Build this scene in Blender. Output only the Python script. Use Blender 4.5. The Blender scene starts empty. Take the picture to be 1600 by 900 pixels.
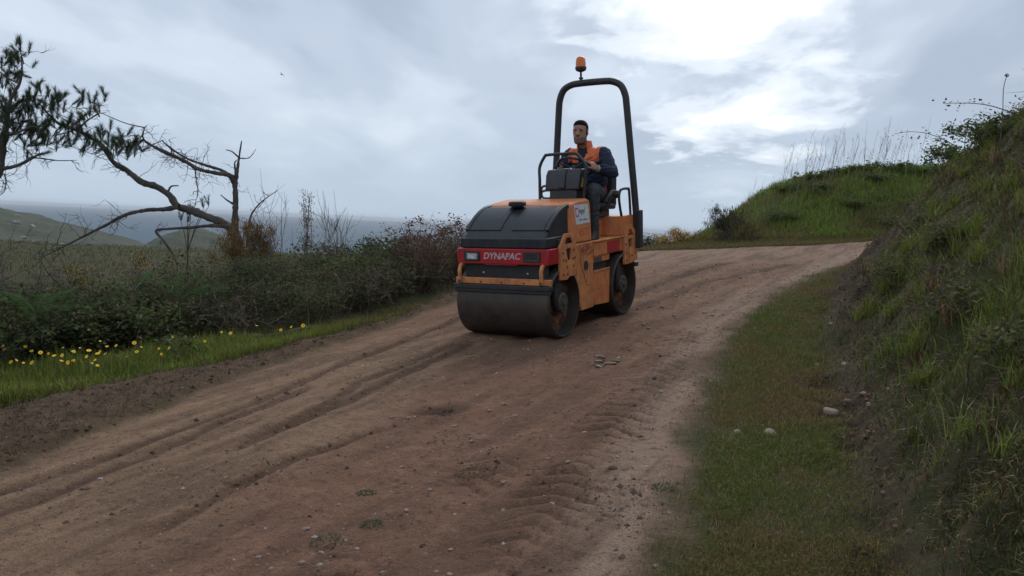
import bpy, bmesh, math, random
import numpy as np
from mathutils import Vector, Matrix

S = bpy.context.scene
COL = S.collection
rad = math.radians

# ------------------------------------------------------------------ camera
CAM_H = 1.55
cam_d = bpy.data.cameras.new('camera')
cam = bpy.data.objects.new('camera', cam_d)
COL.objects.link(cam)
cam_d.sensor_width = 36.0
cam_d.lens = 29.25
cam_d.clip_start = 0.05
cam_d.clip_end = 60000.0
_p, _r = rad(4.39), rad(2.54)
_F = Vector((0, math.cos(_p), -math.sin(_p)))
_U = Vector((0, math.sin(_p), math.cos(_p)))
_X = Vector((1, 0, 0))
_cr = _X * math.cos(_r) + _U * math.sin(_r)
_cu = _U * math.cos(_r) - _X * math.sin(_r)
cam.matrix_world = Matrix(((_cr.x, _cu.x, -_F.x, 0), (_cr.y, _cu.y, -_F.y, 0), (_cr.z, _cu.z, -_F.z, CAM_H), (0, 0, 0, 1)))
S.camera = cam

# ------------------------------------------------------------------ world: overcast sky with a thin bright gap in front of the sun
SUN_EL, SUN_AZ = rad(42), rad(16)          # azimuth clockwise from +Y
W = bpy.data.worlds.new('World')
S.world = W
W.use_nodes = True
wt = W.node_tree
wt.nodes.clear()


def N(t, ty, **kw):
    n = t.nodes.new(ty)
    for k, v in kw.items():
        if k == 'ins':
            for a, b in v.items():
                n.inputs[a].default_value = b
        else:
            setattr(n, k, v)
    return n


def math_n(t, op, a, b=None, clamp=False):
    n = t.nodes.new('ShaderNodeMath')
    n.operation = op
    n.use_clamp = clamp
    for i, q in enumerate((a, b)):
        if q is None:
            continue
        if isinstance(q, (int, float)):
            n.inputs[i].default_value = q
        else:
            t.links.new(q, n.inputs[i])
    return n.outputs[0]


def ramp(t, fac, stops, interp='LINEAR'):
    n = t.nodes.new('ShaderNodeValToRGB')
    cr = n.color_ramp
    cr.interpolation = interp
    while len(cr.elements) > 1:
        cr.elements.remove(cr.elements[-1])
    cr.elements[0].position = stops[0][0]
    c = stops[0][1]
    cr.elements[0].color = (c[0], c[1], c[2], 1) if not isinstance(c, (int, float)) else (c, c, c, 1)
    for p, c in stops[1:]:
        e = cr.elements.new(p)
        e.color = (c[0], c[1], c[2], 1) if not isinstance(c, (int, float)) else (c, c, c, 1)
    t.links.new(fac, n.inputs[0])
    return n.outputs[0]


def mixc(t, fac, a, b, mode='MIX'):
    n = t.nodes.new('ShaderNodeMix')
    n.data_type = 'RGBA'
    n.blend_type = mode
    for s, q in ((n.inputs[0], fac), (n.inputs[6], a), (n.inputs[7], b)):
        if isinstance(q, (int, float)):
            s.default_value = q
        elif isinstance(q, tuple):
            s.default_value = (q[0], q[1], q[2], 1)
        else:
            t.links.new(q, s)
    return n.outputs[2]


def noise(t, vec, scale, detail=4.0, rough=0.55, dist=0.0):
    n = t.nodes.new('ShaderNodeTexNoise')
    n.inputs['Scale'].default_value = scale
    n.inputs['Detail'].default_value = detail
    n.inputs['Roughness'].default_value = rough
    n.inputs['Distortion'].default_value = dist
    if vec is not None:
        t.links.new(vec, n.inputs['Vector'])
    return n.outputs['Fac']


tc = N(wt, 'ShaderNodeTexCoord')
sep = N(wt, 'ShaderNodeSeparateXYZ')
wt.links.new(tc.outputs['Generated'], sep.inputs[0])
zc = math_n(wt, 'MAXIMUM', sep.outputs[2], 0.0)
den = math_n(wt, 'ADD', zc, 0.16)
px = math_n(wt, 'DIVIDE', sep.outputs[0], den)
py = math_n(wt, 'DIVIDE', sep.outputs[1], den)
comb = N(wt, 'ShaderNodeCombineXYZ')
wt.links.new(px, comb.inputs[0])
wt.links.new(py, comb.inputs[1])
mp = N(wt, 'ShaderNodeMapping')
mp.inputs['Rotation'].default_value = (0, 0, rad(-34))
mp.inputs['Scale'].default_value = (1.0, 0.5, 1.0)
mp.inputs['Location'].default_value = (3.1, 1.7, 0.4)
wt.links.new(comb.outputs[0], mp.inputs[0])
n1 = noise(wt, mp.outputs[0], 0.9, 4.0, 0.48, 0.35)
n2 = noise(wt, mp.outputs[0], 2.6, 4.0, 0.5, 0.3)
cl = math_n(wt, 'ADD', math_n(wt, 'MULTIPLY', n1, 0.68), math_n(wt, 'MULTIPLY', n2, 0.32))
cloud = ramp(wt, cl, [(0.37, (4.5, 5.35, 6.6)), (0.46, (5.5, 6.45, 7.8)), (0.54, (6.8, 7.75, 9.0)), (0.64, (8.6, 9.4, 10.3))], 'EASE')
# even, slightly darker murk low over the sea
low = ramp(wt, zc, [(0.0, 1.0), (0.05, 0.75), (0.16, 0.0)])
cloud = mixc(wt, low, cloud, (5.1, 6.2, 7.5))
# light coming through where the layer is thin in front of the sun
GAZ, GEL = rad(13), rad(15)
gap_dir = Vector((math.sin(GAZ) * math.cos(GEL), math.cos(GAZ) * math.cos(GEL), math.sin(GEL)))
sd = Vector((math.sin(SUN_AZ) * math.cos(SUN_EL), math.cos(SUN_AZ) * math.cos(SUN_EL), math.sin(SUN_EL)))
dt = N(wt, 'ShaderNodeVectorMath', operation='DOT_PRODUCT')
wt.links.new(tc.outputs['Generated'], dt.inputs[0])
dt.inputs[1].default_value = gap_dir
glow = ramp(wt, dt.outputs['Value'], [(0.973, 0.0), (0.985, 0.26), (0.994, 0.52), (1.0, 0.66)], 'EASE')
mp3 = N(wt, 'ShaderNodeMapping')
mp3.inputs['Location'].default_value = (0.62, 0.3, 4.0)
mp3.inputs['Scale'].default_value = (1.0, 0.7, 1.0)
wt.links.new(comb.outputs[0], mp3.inputs[0])
n3 = noise(wt, mp3.outputs[0], 2.4, 6.0, 0.55, 0.3)
br = ramp(wt, math_n(wt, 'ADD', glow, math_n(wt, 'MULTIPLY', math_n(wt, 'SUBTRACT', n3, 0.5), 2.1)), [(0.26, 0.0), (0.50, 0.42), (0.82, 1.0)], 'EASE')
br = math_n(wt, 'MULTIPLY', br, ramp(wt, glow, [(0.0, 0.0), (0.25, 1.0)]))
cloud = mixc(wt, br, cloud, (12.0, 12.6, 13.4))
sky = N(wt, 'ShaderNodeTexSky', sky_type='NISHITA', sun_disc=False)
sky.sun_elevation = SUN_EL
sky.sun_rotation = SUN_AZ
sky.air_density = 1.0
sky.dust_density = 2.0
tot = mixc(wt, 0.985, sky.outputs[0], cloud)
bg = N(wt, 'ShaderNodeBackground')
bg.inputs['Strength'].default_value = 0.1
wt.links.new(tot, bg.inputs['Color'])
wo = N(wt, 'ShaderNodeOutputWorld')
wt.links.new(bg.outputs[0], wo.inputs[0])

# ------------------------------------------------------------------ sun behind the cloud
sun_d = bpy.data.lights.new('sun', 'SUN')
sun_d.energy = 1.5
sun_d.angle = rad(24)
sun_d.color = (1.0, 0.95, 0.88)
sun = bpy.data.objects.new('sun', sun_d)
COL.objects.link(sun)
sun.rotation_euler = (-sd).to_track_quat('-Z', 'Y').to_euler()
sun.location = (0, 0, 30)

S.view_settings.view_transform = 'Standard'
S.view_settings.look = 'None'
S.view_settings.exposure = 0.0
S.view_settings.gamma = 1.0
S.cycles.use_denoising = True
S.cycles.max_bounces = 6
S.cycles.diffuse_bounces = 3
S.cycles.glossy_bounces = 3
S.cycles.transmission_bounces = 4
S.cycles.transparent_max_bounces = 8
S.cycles.volume_bounces = 0

# ------------------------------------------------------------------ helpers
rng = np.random.default_rng(7)
random.seed(7)
MATS = {}


def new_mat(name):
    m = bpy.data.materials.new(name)
    m.use_nodes = True
    t = m.node_tree
    t.nodes.clear()
    out = N(t, 'ShaderNodeOutputMaterial')
    b = N(t, 'ShaderNodeBsdfPrincipled')
    t.links.new(b.outputs[0], out.inputs[0])
    MATS[name] = m
    return m, t, b, out


def surf_mat(name, c1, c2=None, rough=0.6, scale=8.0, metal=0.0, bump=0.0, bscale=60.0, dirt=None, dirt_amt=0.5, spec=0.5, lo=0.35, hi=0.65, coat=0.0):
    """two-tone noisy surface, optional dirt layer with its own blotchy shape"""
    m, t, b, out = new_mat(name)
    tcn = N(t, 'ShaderNodeTexCoord')
    v = tcn.outputs['Object']
    c2 = c2 or tuple(x * 0.75 for x in c1)
    f = ramp(t, noise(t, v, scale, 6.0, 0.6), [(lo, 0.0), (hi, 1.0)])
    c = mixc(t, f, c1, c2)
    r = rough
    if dirt:
        d = ramp(t, noise(t, v, scale * 2.3, 8.0, 0.68, 0.6), [(0.46, 0.0), (0.66, dirt_amt)])
        c = mixc(t, d, c, dirt)
        # runs of grime down the sheet and small chips
        ms = N(t, 'ShaderNodeMapping')
        ms.inputs['Scale'].default_value = (1.0, 1.0, 0.14)
        t.links.new(v, ms.inputs[0])
        c = mixc(t, ramp(t, noise(t, ms.outputs[0], scale * 7, 5.0, 0.6), [(0.52, 0.0), (0.70, dirt_amt * 0.7)]), c, tuple(q * 0.7 for q in dirt))
        c = mixc(t, ramp(t, noise(t, v, 38.0, 4.0, 0.6), [(0.68, 0.0), (0.71, dirt_amt)]), c, tuple(q * 0.45 for q in dirt))
        r = math_n(t, 'ADD', math_n(t, 'MULTIPLY', d, 0.4), rough, True)
    t.links.new(c, b.inputs['Base Color'])
    if isinstance(r, float):
        b.inputs['Roughness'].default_value = r
    else:
        t.links.new(r, b.inputs['Roughness'])
    b.inputs['Metallic'].default_value = metal
    b.inputs['Specular IOR Level'].default_value = spec
    b.inputs['Coat Weight'].default_value = coat
    if bump:
        bn = N(t, 'ShaderNodeBump')
        bn.inputs['Strength'].default_value = bump
        bn.inputs['Distance'].default_value = 0.01
        t.links.new(noise(t, v, bscale, 5.0, 0.6), bn.inputs['Height'])
        t.links.new(bn.outputs[0], b.inputs['Normal'])
    return m


def veg_mat(name, trans=0.3, rough=0.6, spec=0.3, tint=(1, 1, 1)):
    """colour comes from the per-blade / per-leaf attribute Col"""
    m, t, b, out = new_mat(name)
    a = N(t, 'ShaderNodeAttribute', attribute_name='Col')
    vc = mixc(t, 1.0, a.outputs['Color'], tint, 'MULTIPLY')
    t.links.new(vc, b.inputs['Base Color'])
    b.inputs['Roughness'].default_value = rough
    b.inputs['Specular IOR Level'].default_value = spec
    if trans:
        tr = N(t, 'ShaderNodeBsdfTranslucent')
        t.links.new(vc, tr.inputs['Color'])
        mx = N(t, 'ShaderNodeMixShader')
        mx.inputs[0].default_value = trans
        t.links.new(b.outputs[0], mx.inputs[1])
        t.links.new(tr.outputs[0], mx.inputs[2])
        t.links.new(mx.outputs[0], out.inputs[0])
    return m


def mesh_np(name, V, F, mat, col=None, smooth=False, parent=None):
    """V (n,3), F (m,3) or (m,4) arrays -> linked object"""
    V = np.ascontiguousarray(V, dtype=np.float32)
    F = np.ascontiguousarray(F, dtype=np.int32)
    me = bpy.data.meshes.new(name)
    k = F.shape[1]
    me.vertices.add(len(V))
    me.vertices.foreach_set('co', V.ravel())
    me.loops.add(F.size)
    me.loops.foreach_set('vertex_index', F.ravel())
    me.polygons.add(len(F))
    me.polygons.foreach_set('loop_start', np.arange(0, F.size, k, dtype=np.int32))
    me.polygons.foreach_set('use_smooth', np.full(len(F), smooth))
    me.update(calc_edges=True)
    me.validate()
    if col is not None:
        at = me.color_attributes.new('Col', 'FLOAT_COLOR', 'POINT')
        c4 = np.ones((len(V), 4), dtype=np.float32)
        c4[:, :3] = col
        at.data.foreach_set('color', c4.ravel())
    if mat is not None:
        me.materials.append(mat)
    o = bpy.data.objects.new(name, me)
    COL.objects.link(o)
    if parent is not None:
        o.parent = parent
    return o


def tag(o, label=None, cat=None, group=None, kind=None):
    if label:
        o['label'] = label
    if cat:
        o['category'] = cat
    if group:
        o['group'] = group
    if kind:
        o['kind'] = kind
    return o


def empty(name, loc=(0, 0, 0), rot=(0, 0, 0)):
    o = bpy.data.objects.new(name, None)
    o.empty_display_size = 0.1
    COL.objects.link(o)
    o.location = loc
    o.rotation_euler = rot
    return o


class MB:
    """small mesh collector for hard-surface parts"""

    def __init__(s):
        s.v, s.f = [], []

    def add(s, V, F):
        n = len(s.v)
        s.v += [tuple(map(float, p)) for p in V]
        s.f += [tuple(int(i) + n for i in q) for q in F]
        return s

    def box(s, x0, x1, y0, y1, z0, z1):
        V = [(x, y, z) for z in (z0, z1) for y in (y0, y1) for x in (x0, x1)]
        return s.add(V, [(0, 2, 3, 1), (4, 5, 7, 6), (0, 1, 5, 4), (2, 6, 7, 3), (0, 4, 6, 2), (1, 3, 7, 5)])

    def prism(s, poly, axis, a, b):
        """poly 2-D outline extruded along axis (0,1,2) from a to b; 2-D coordinates are the other two axes in order"""
        def mk(p, w):
            q = list(p)
            q.insert(axis, w)
            return q
        n = len(poly)
        V = [mk(p, a) for p in poly] + [mk(p, b) for p in poly]
        F = [tuple(range(n - 1, -1, -1)), tuple(range(n, 2 * n))]
        F += [(i, (i + 1) % n, n + (i + 1) % n, n + i) for i in range(n)]
        return s.add(V, F)

    def holed(s, outer, hole, axis, a, b):
        """plate with one hole; outer and hole have the same number of points, listed alike"""
        def mk(p, w):
            q = list(p)
            q.insert(axis, w)
            return q
        n = len(outer)
        V = [mk(p, w) for w in (a, b) for L in (outer, hole) for p in L]
        F = []
        for i in range(n):
            j = (i + 1) % n
            F += [(i, j, n + j, n + i), (2 * n + i, 3 * n + i, 3 * n + j, 2 * n + j), (i, 2 * n + i, 2 * n + j, j), (n + i, n + j, 3 * n + j, 3 * n + i)]
        return s.add(V, F)

    def tube(s, pts, r, k=8, cap=True):
        pts = [np.array(p, float) for p in pts]
        rs = r if hasattr(r, '__len__') else [r] * len(pts)
        V, F = tube_np(pts, rs, k)
        if cap:
            m = len(pts)
            F = [tuple(q) for q in F] + [tuple(range(k - 1, -1, -1)), tuple((m - 1) * k + i for i in range(k))]
        return s.add(V, F)

    def lathe(s, prof, c, axis=1, k=32, closed=False):
        """prof list of (along, radius) about axis through c"""
        V, F = [], []
        m = len(prof)
        for a, r in prof:
            for i in range(k):
                t = 2 * math.pi * i / k
                q = [r * math.cos(t), r * math.sin(t)]
                q.insert(axis, a)
                V.append([q[j] + c[j] for j in range(3)])
        for j in range(m if closed else m - 1):
            for i in range(k):
                F.append((j * k + i, j * k + (i + 1) % k, ((j + 1) % m) * k + (i + 1) % k, ((j + 1) % m) * k + i))
        if not closed:
            F += [tuple(range(k - 1, -1, -1)), tuple((m - 1) * k + i for i in range(k))]
        return s.add(V, F)

    def obj(s, name, mat, parent=None, bevel=0.0, smooth=40, seg=2):
        me = bpy.data.meshes.new(name)
        me.from_pydata(s.v, [], s.f)
        me.validate()
        bm = bmesh.new()
        bm.from_mesh(me)
        bmesh.ops.recalc_face_normals(bm, faces=bm.faces)
        bm.to_mesh(me)
        bm.free()
        me.materials.append(mat)
        if smooth:
            me.polygons.foreach_set('use_smooth', [True] * len(me.polygons))
            me.set_sharp_from_angle(angle=rad(smooth))
        o = bpy.data.objects.new(name, me)
        COL.objects.link(o)
        if parent is not None:
            o.parent = parent
        if bevel:
            b = o.modifiers.new('bevel', 'BEVEL')
            b.width = bevel
            b.segments = seg
            b.limit_method = 'ANGLE'
            b.angle_limit = rad(35)
        return o


def tube_np(pts, rs, k=6):
    P = np.array(pts, float)
    m = len(P)
    T = np.gradient(P, axis=0)
    T /= np.linalg.norm(T, axis=1)[:, None] + 1e-9
    up = np.array([0.0, 0, 1]) if abs(T[0][2]) < 0.9 else np.array([1.0, 0, 0])
    V = np.zeros((m, k, 3))
    A = np.cross(T[0], up)
    A /= np.linalg.norm(A) + 1e-9
    ang = np.arange(k) * 2 * np.pi / k
    for i in range(m):
        A = A - T[i] * (A @ T[i])
        A /= np.linalg.norm(A) + 1e-9
        B = np.cross(T[i], A)
        V[i] = P[i] + rs[i] * (np.cos(ang)[:, None] * A + np.sin(ang)[:, None] * B)
    F = []
    for j in range(m - 1):
        for i in range(k):
            F.append((j * k + i, j * k + (i + 1) % k, (j + 1) * k + (i + 1) % k, (j + 1) * k + i))
    return V.reshape(-1, 3), np.array(F)


def smooth_line(pts, n):
    """Catmull-Rom through pts, n samples"""
    P = np.array(pts, float)
    P = np.vstack([2 * P[0] - P[1], P, 2 * P[-1] - P[-2]])
    m = len(P) - 3
    out = []
    for t in np.linspace(0, m - 1e-6, n):
        i = int(t)
        u = t - i
        a, b, c, d = P[i], P[i + 1], P[i + 2], P[i + 3]
        out.append(0.5 * (2 * b + (c - a) * u + (2 * a - 5 * b + 4 * c - d) * u * u + (3 * b - a - 3 * c + d) * u ** 3))
    return np.array(out)


class Geo:
    """accumulates triangles with a colour per vertex"""

    def __init__(s):
        s.V, s.F, s.C, s.n = [], [], [], 0

    def add(s, V, F, C):
        V = np.asarray(V, float).reshape(-1, 3)
        F = np.asarray(F, int)
        if F.shape[1] == 4:
            F = np.vstack([F[:, [0, 1, 2]], F[:, [0, 2, 3]]])
        C = np.asarray(C, float)
        if C.ndim == 1:
            C = np.tile(C, (len(V), 1))
        s.V.append(V)
        s.F.append(F + s.n)
        s.C.append(C)
        s.n += len(V)

    def tube(s, pts, rs, col, k=4):
        rs = rs if hasattr(rs, '__len__') else [rs] * len(pts)
        V, F = tube_np(pts, rs, k)
        s.add(V, F, col)

    def obj(s, name, mat, parent=None, smooth=False):
        return mesh_np(name, np.vstack(s.V), np.vstack(s.F), mat, np.vstack(s.C), smooth, parent)


_lat = np.random.default_rng(3).random((256, 256))


def vnoise(x, y):
    xi, yi = np.floor(x).astype(int), np.floor(y).astype(int)
    u, v = x - xi, y - yi
    u, v = u * u * (3 - 2 * u), v * v * (3 - 2 * v)
    a, b = _lat[xi & 255, yi & 255], _lat[(xi + 1) & 255, yi & 255]
    c, d = _lat[xi & 255, (yi + 1) & 255], _lat[(xi + 1) & 255, (yi + 1) & 255]
    return (a * (1 - u) + b * u) * (1 - v) + (c * (1 - u) + d * u) * v


def fbm(x, y, s=1.0, o=4, g=0.5):
    """about -1..1"""
    r, a, t = 0, 1.0, 0
    for i in range(o):
        r = r + a * (vnoise(x * s + 17.3 * i, y * s + 9.1 * i) * 2 - 1)
        t += a
        a *= g
        s *= 2.03
    return r / t


def sstep(a, b, x):
    t = np.clip((x - a) / (b - a), 0, 1)
    return t * t * (3 - 2 * t)


def sd_line(pts, X, Y):
    """signed distance to an open line, positive to the right of its direction; also arc length"""
    best = np.full(X.shape, 1e9)
    sg = np.ones(X.shape)
    arc = np.zeros(X.shape)
    acc = 0.0
    for (ax, ay), (bx, by) in zip(pts[:-1], pts[1:]):
        dx, dy = bx - ax, by - ay
        L = math.hypot(dx, dy)
        t = np.clip(((X - ax) * dx + (Y - ay) * dy) / (L * L), 0, 1)
        d = np.hypot(X - ax - t * dx, Y - ay - t * dy)
        cr = dy * (X - ax) - dx * (Y - ay)
        m = d < best
        best = np.where(m, d, best)
        sg = np.where(m, np.where(cr >= 0, 1.0, -1.0), sg)
        arc = np.where(m, acc + t * L, arc)
        acc += L
    return best * sg, arc

# ------------------------------------------------------------------ terrain
GX, GY, Z0 = 0.07476, 0.05348, -0.0261      # the hillside: rises to the right and away
ROAD_L = [(-4.4, -6), (-3.6, 1), (-2.9, 4.68), (-2.62, 5.68), (-2.07, 7.32), (-1.36, 8.95), (-0.72, 10.96), (0.4, 14), (1.5, 16.3), (2.7, 17.5), (4.5, 17.6), (6.5, 17.8), (9, 18.8), (14, 20.0), (30, 22)]
ROAD_R = [(-1.2, -6), (0.3, 1), (0.63, 3.2), (0.89, 4.14), (1.28, 5.51), (2.26, 8.53), (3.22, 10.42), (4.52, 12.54), (6.1, 14.7), (7.3, 15.7), (10, 16.5), (16, 17.3), (30, 19)]
BANK = [(0.0, -6), (0.9, 0.5), (1.54, 3.14), (1.8, 4.06), (2.17, 5.27), (2.66, 6.93), (3.29, 8.74), (4.6, 11.73), (5.87, 14.07), (7.2, 15.0), (10, 15.7), (16, 16.5), (30, 18)]
STRIP_LO = [(-4.9, 4.6), (-3.74, 6.05), (-3.12, 6.75), (-2.24, 7.89), (-1.43, 9.36), (-0.95, 10.9)]
STRIP_UP = [(-6.4, 5.4), (-4.49, 7.26), (-3.61, 7.8), (-2.49, 8.75), (-1.54, 10.06), (-0.87, 11.95), (0.2, 14.2), (1.2, 16.4), (2.4, 18.0)]
RUTS = [
    ([(-3.1, 3.5), (-2.69, 4.35), (-2.38, 4.75), (-2.22, 5.26), (-1.84, 6.01), (-1.48, 7.19), (-1.01, 8.35), (-0.62, 9.56), (-0.2, 10.6)], 0.026, 0.045),
    ([(-2.85, 3.4), (-2.5, 4.04), (-2.31, 4.41), (-2.1, 4.89), (-1.96, 5.44), (-1.69, 6.0), (-1.5, 6.6)], 0.024, 0.04),
    ([(-1.7, 4.8), (-1.54, 5.19), (-1.32, 5.79), (-1.19, 6.55), (-0.86, 7.16), (-0.49, 8.26)], 0.026, 0.05),
    ([(-1.5, 5.32), (-1.21, 5.91), (-0.98, 6.49), (-0.56, 7.51), (-0.33, 8.24)], 0.022, 0.05),
    ([(-1.72, 3.55), (-1.55, 3.97), (-1.39, 4.36), (-1.25, 4.73), (-1.07, 4.88), (-0.65, 5.48)], 0.034, 0.04),
    ([(-0.05, 8.0), (0.7, 9.0), (1.55, 9.96), (2.81, 12.17), (3.83, 13.16), (4.94, 14.35)], 0.03, 0.09),
    ([(0.9, 9.6), (1.75, 11.36), (2.88, 13.42), (3.98, 14.88)], 0.03, 0.09),
]
LUGS = [([(-0.45, 2.2), (0.05, 3.39), (0.31, 4.18), (0.58, 4.89), (1.05, 6.24), (1.5, 7.6), (1.95, 8.9)], 0.25, 0.026, 0.14),
        ([(-1.1, 2.4), (-0.55, 3.4), (-0.2, 4.2), (0.2, 5.2)], 0.2, 0.018, 0.15)]


def smin(a, b, k):
    return -k * np.logaddexp(-a / k, -b / k)


def smax(a, b, k):
    return k * np.logaddexp(a / k, b / k)


def terrain(x, y, fine=True):
    """height and masks"""
    xs = smin(smax(x, -8.0, 1.2), 16.0, 1.5)
    ys = smin(smax(y, -12.0, 2.0), 18.3, 0.7)
    z = GX * xs + GY * ys + Z0
    dL, _ = sd_line(ROAD_L, x, y)
    dR, _ = sd_line(ROAD_R, x, y)
    dB, _ = sd_line(BANK, x, y)
    dLo, _ = sd_line(STRIP_LO, x, y)
    dUp, _ = sd_line(STRIP_UP, x, y)
    wob = 0.10 * fbm(x, y, 1.6, 3) + 0.06 * fbm(x, y, 6.0, 2)
    road = sstep(-0.12, 0.10, dL + wob) * sstep(-0.14, 0.14, -dR + wob * 1.5)
    # bank on the right
    s = dB + 0.22 * fbm(x, y, 0.9, 3)
    bank = np.where(s > 0, smin(1.07 * np.maximum(s, 0), 2.2 + 0.14 * s, 0.22), 0.0)
    bank = np.maximum(bank, 0)
    bm_ = sstep(0.0, 0.25, s)
    z = z + bank + bm_ * (0.18 * fbm(x, y, 1.3, 3) + 0.14 * fbm(x + 5, y, 3.6, 3))
    # torn soil ledge along the foot of the bank
    ledge = np.exp(-((dB - 0.0) / 0.22) ** 2)
    z = z + ledge * (0.05 * fbm(x, y, 3.0, 3) + 0.03 * fbm(x, y, 9.0, 2))
    # mound behind the crest of the track
    fy = 18.1 + 0.06 * np.abs(x - 6)
    mh = sstep(0.0, 1.0, (y - fy) / 4.6) * sstep(0.0, 1.0, (x - 2.9) / 6.6)
    fall = 1 - sstep(25.0, 40.0, y)
    z = z + 1.72 * mh * fall * (1 + 0.14 * fbm(x, y, 0.5, 3)) + mh * 0.12 * fbm(x, y, 1.6, 3)
    mound = sstep(0.02, 0.08, mh)
    # the land falls away to the sea
    y0 = 36.0 - 15.5 * sstep(-7.0, 1.0, x) + 8.0 * sstep(4.0, 10.0, x)
    over = np.maximum(y - y0, 0)
    z = z - 0.3 * over * over / (over + 6.0)
    z = np.maximum(z, -70.0)
    left = sstep(0.0, 0.4, -dUp)
    z = z + left * (0.07 * fbm(x, y, 0.8, 3) - 0.018 * np.clip(y - 13, 0, 40) - 0.10 * sstep(2.0, 4.0, -dUp))
    # heap of loose soil between the track and the grass strip
    soilL = sstep(-0.05, 0.12, -dL - wob * 0.6) * sstep(-0.10, 0.12, dLo + wob)
    soilL = soilL * (1 - sstep(11, 13, y))
    z = z + soilL * (0.05 + 0.05 * fbm(x, y, 3.0, 3) + 0.02 * fbm(x, y, 11.0, 2))
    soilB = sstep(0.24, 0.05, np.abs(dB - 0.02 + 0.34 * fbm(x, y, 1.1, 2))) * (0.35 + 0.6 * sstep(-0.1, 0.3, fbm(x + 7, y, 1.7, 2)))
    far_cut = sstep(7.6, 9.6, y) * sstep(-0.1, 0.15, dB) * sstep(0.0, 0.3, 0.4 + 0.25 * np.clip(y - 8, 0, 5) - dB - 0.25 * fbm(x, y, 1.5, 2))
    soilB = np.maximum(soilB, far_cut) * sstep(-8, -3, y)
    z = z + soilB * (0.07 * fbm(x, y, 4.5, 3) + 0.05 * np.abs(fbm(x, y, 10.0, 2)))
    strip = sstep(-0.12, 0.05, -dLo + wob) * sstep(-0.1, 0.1, dUp) * (1 - sstep(10.6, 11.6, y))
    verge = sstep(-0.1, 0.2, dR - wob * 1.5) * sstep(0.1, -0.12, dB)
    rut = np.zeros_like(x)
    if fine:
        z = z + road * (0.020 * fbm(x, y, 2.2, 3) + 0.013 * fbm(x, y, 8.0, 3) * (0.5 + sstep(0.9, 1.8, dL)))
        for pts, dep, wid in RUTS:
            d, a = sd_line(pts, x, y)
            tot = sum(math.dist(p, q) for p, q in zip(pts[:-1], pts[1:]))
            ends = sstep(0, 0.5, a) * sstep(0, 0.5, tot - a)
            wid = wid * 1.15
            d = d + 0.025 * fbm(x, y, 1.6, 2) + 0.018 * fbm(x, y, 11.0, 3)
            k = np.exp(-(d / wid) ** 2) * ends * np.clip(0.75 + 0.6 * fbm(x, y, 2.0, 3), 0.1, 1.2)
            z = z - 1.1 * dep * k * road + 0.4 * dep * road * ends * np.exp(-((np.abs(d) - 2.1 * wid) / (0.8 * wid)) ** 2)
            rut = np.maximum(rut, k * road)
        for pts, wid, dep, per in LUGS:
            d, a = sd_line(pts, x, y)
            tot = sum(math.dist(p, q) for p, q in zip(pts[:-1], pts[1:]))
            w = np.exp(-(d / wid) ** 4) * sstep(0, 0.4, a) * sstep(0, 0.6, tot - a) * road
            ph = (a + 0.6 * np.abs(d) + 0.05 * fbm(x, y, 4.0, 2)) / per * 2 * np.pi
            z = z + 0.85 * w * dep * np.sin(ph) * (0.55 + 0.6 * fbm(x + 3, y, 2.5, 2))
            rut = np.maximum(rut, 0.62 * w * np.clip(-np.sin(ph), 0, 1) * np.clip(0.7 + fbm(x + 3, y, 2.5, 2), 0, 1))  # painted shade: tread troughs darkened in colour, as soft light shows them weakly
        # a dug hollow in the track
        dh = np.hypot((x + 0.47) / 1.5, y - 5.65)
        z = z - 0.045 * np.exp(-(dh / 0.09) ** 2) + 0.015 * np.exp(-((dh - 0.16) / 0.06) ** 2)
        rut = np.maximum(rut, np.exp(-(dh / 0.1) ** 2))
    return dict(z=z, road=road, bank=bm_, mound=mound, soil=np.maximum(soilL * 0.75, soilB), strip=strip, verge=verge, rut=rut, dL=dL, dR=dR, dB=dB, dUp=dUp, dLo=dLo, left=left)


def height(x, y):
    x, y = np.atleast_1d(np.asarray(x, float)), np.atleast_1d(np.asarray(y, float))
    return terrain(x, y)['z']


def h1(x, y):
    return float(height([x], [y])[0])


def grow(a, b, d, f, lim):
    out = [b]
    while abs(out[-1] - a) > 1e-6:
        d = min(d * f, lim)
        nx = out[-1] + (d if a > b else -d)
        if (a > b and nx > a) or (a < b and nx < a):
            nx = a
        out.append(nx)
    return out[1:]


xs_ = sorted(grow(-420, -6.0, 0.05, 1.13, 40) + list(np.arange(-6.0, 9.0, 0.036)) + grow(420, 9.0, 0.05, 1.13, 40))
ya = [1.6]
while ya[-1] < 20:
    ya.append(ya[-1] + max(0.018, 0.0062 * ya[-1]))
ys_ = sorted(grow(-60, 1.6, 0.05, 1.2, 6) + ya + grow(700, ya[-1], 0.14, 1.06, 30))
gxv, gyv = np.meshgrid(np.array(xs_), np.array(ys_))
TR = terrain(gxv, gyv)
nr, nc = gxv.shape
VV = np.stack([gxv, gyv, TR['z']], -1).reshape(-1, 3)
idx = np.arange(nr * nc).reshape(nr, nc)
FF = np.stack([idx[:-1, :-1], idx[:-1, 1:], idx[1:, 1:], idx[1:, :-1]], -1).reshape(-1, 4)


def fc(a):
    a = TR[a] if isinstance(a, str) else a
    return ((a[:-1, :-1] + a[:-1, 1:] + a[1:, 1:] + a[1:, :-1]) / 4).ravel()


road_f = fc('road') > 0.5
bank_f = (~road_f) & (fc('dB') > 0.0)
mound_f = (~road_f) & (~bank_f) & (fc('mound') > 0.5)
verge_f = (~road_f) & (~bank_f) & (~mound_f) & (fc('verge') > 0.5) & (fc(gyv) < 15) & (fc(gyv) > -3)
rest_f = ~(road_f | bank_f | mound_f | verge_f)

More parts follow.
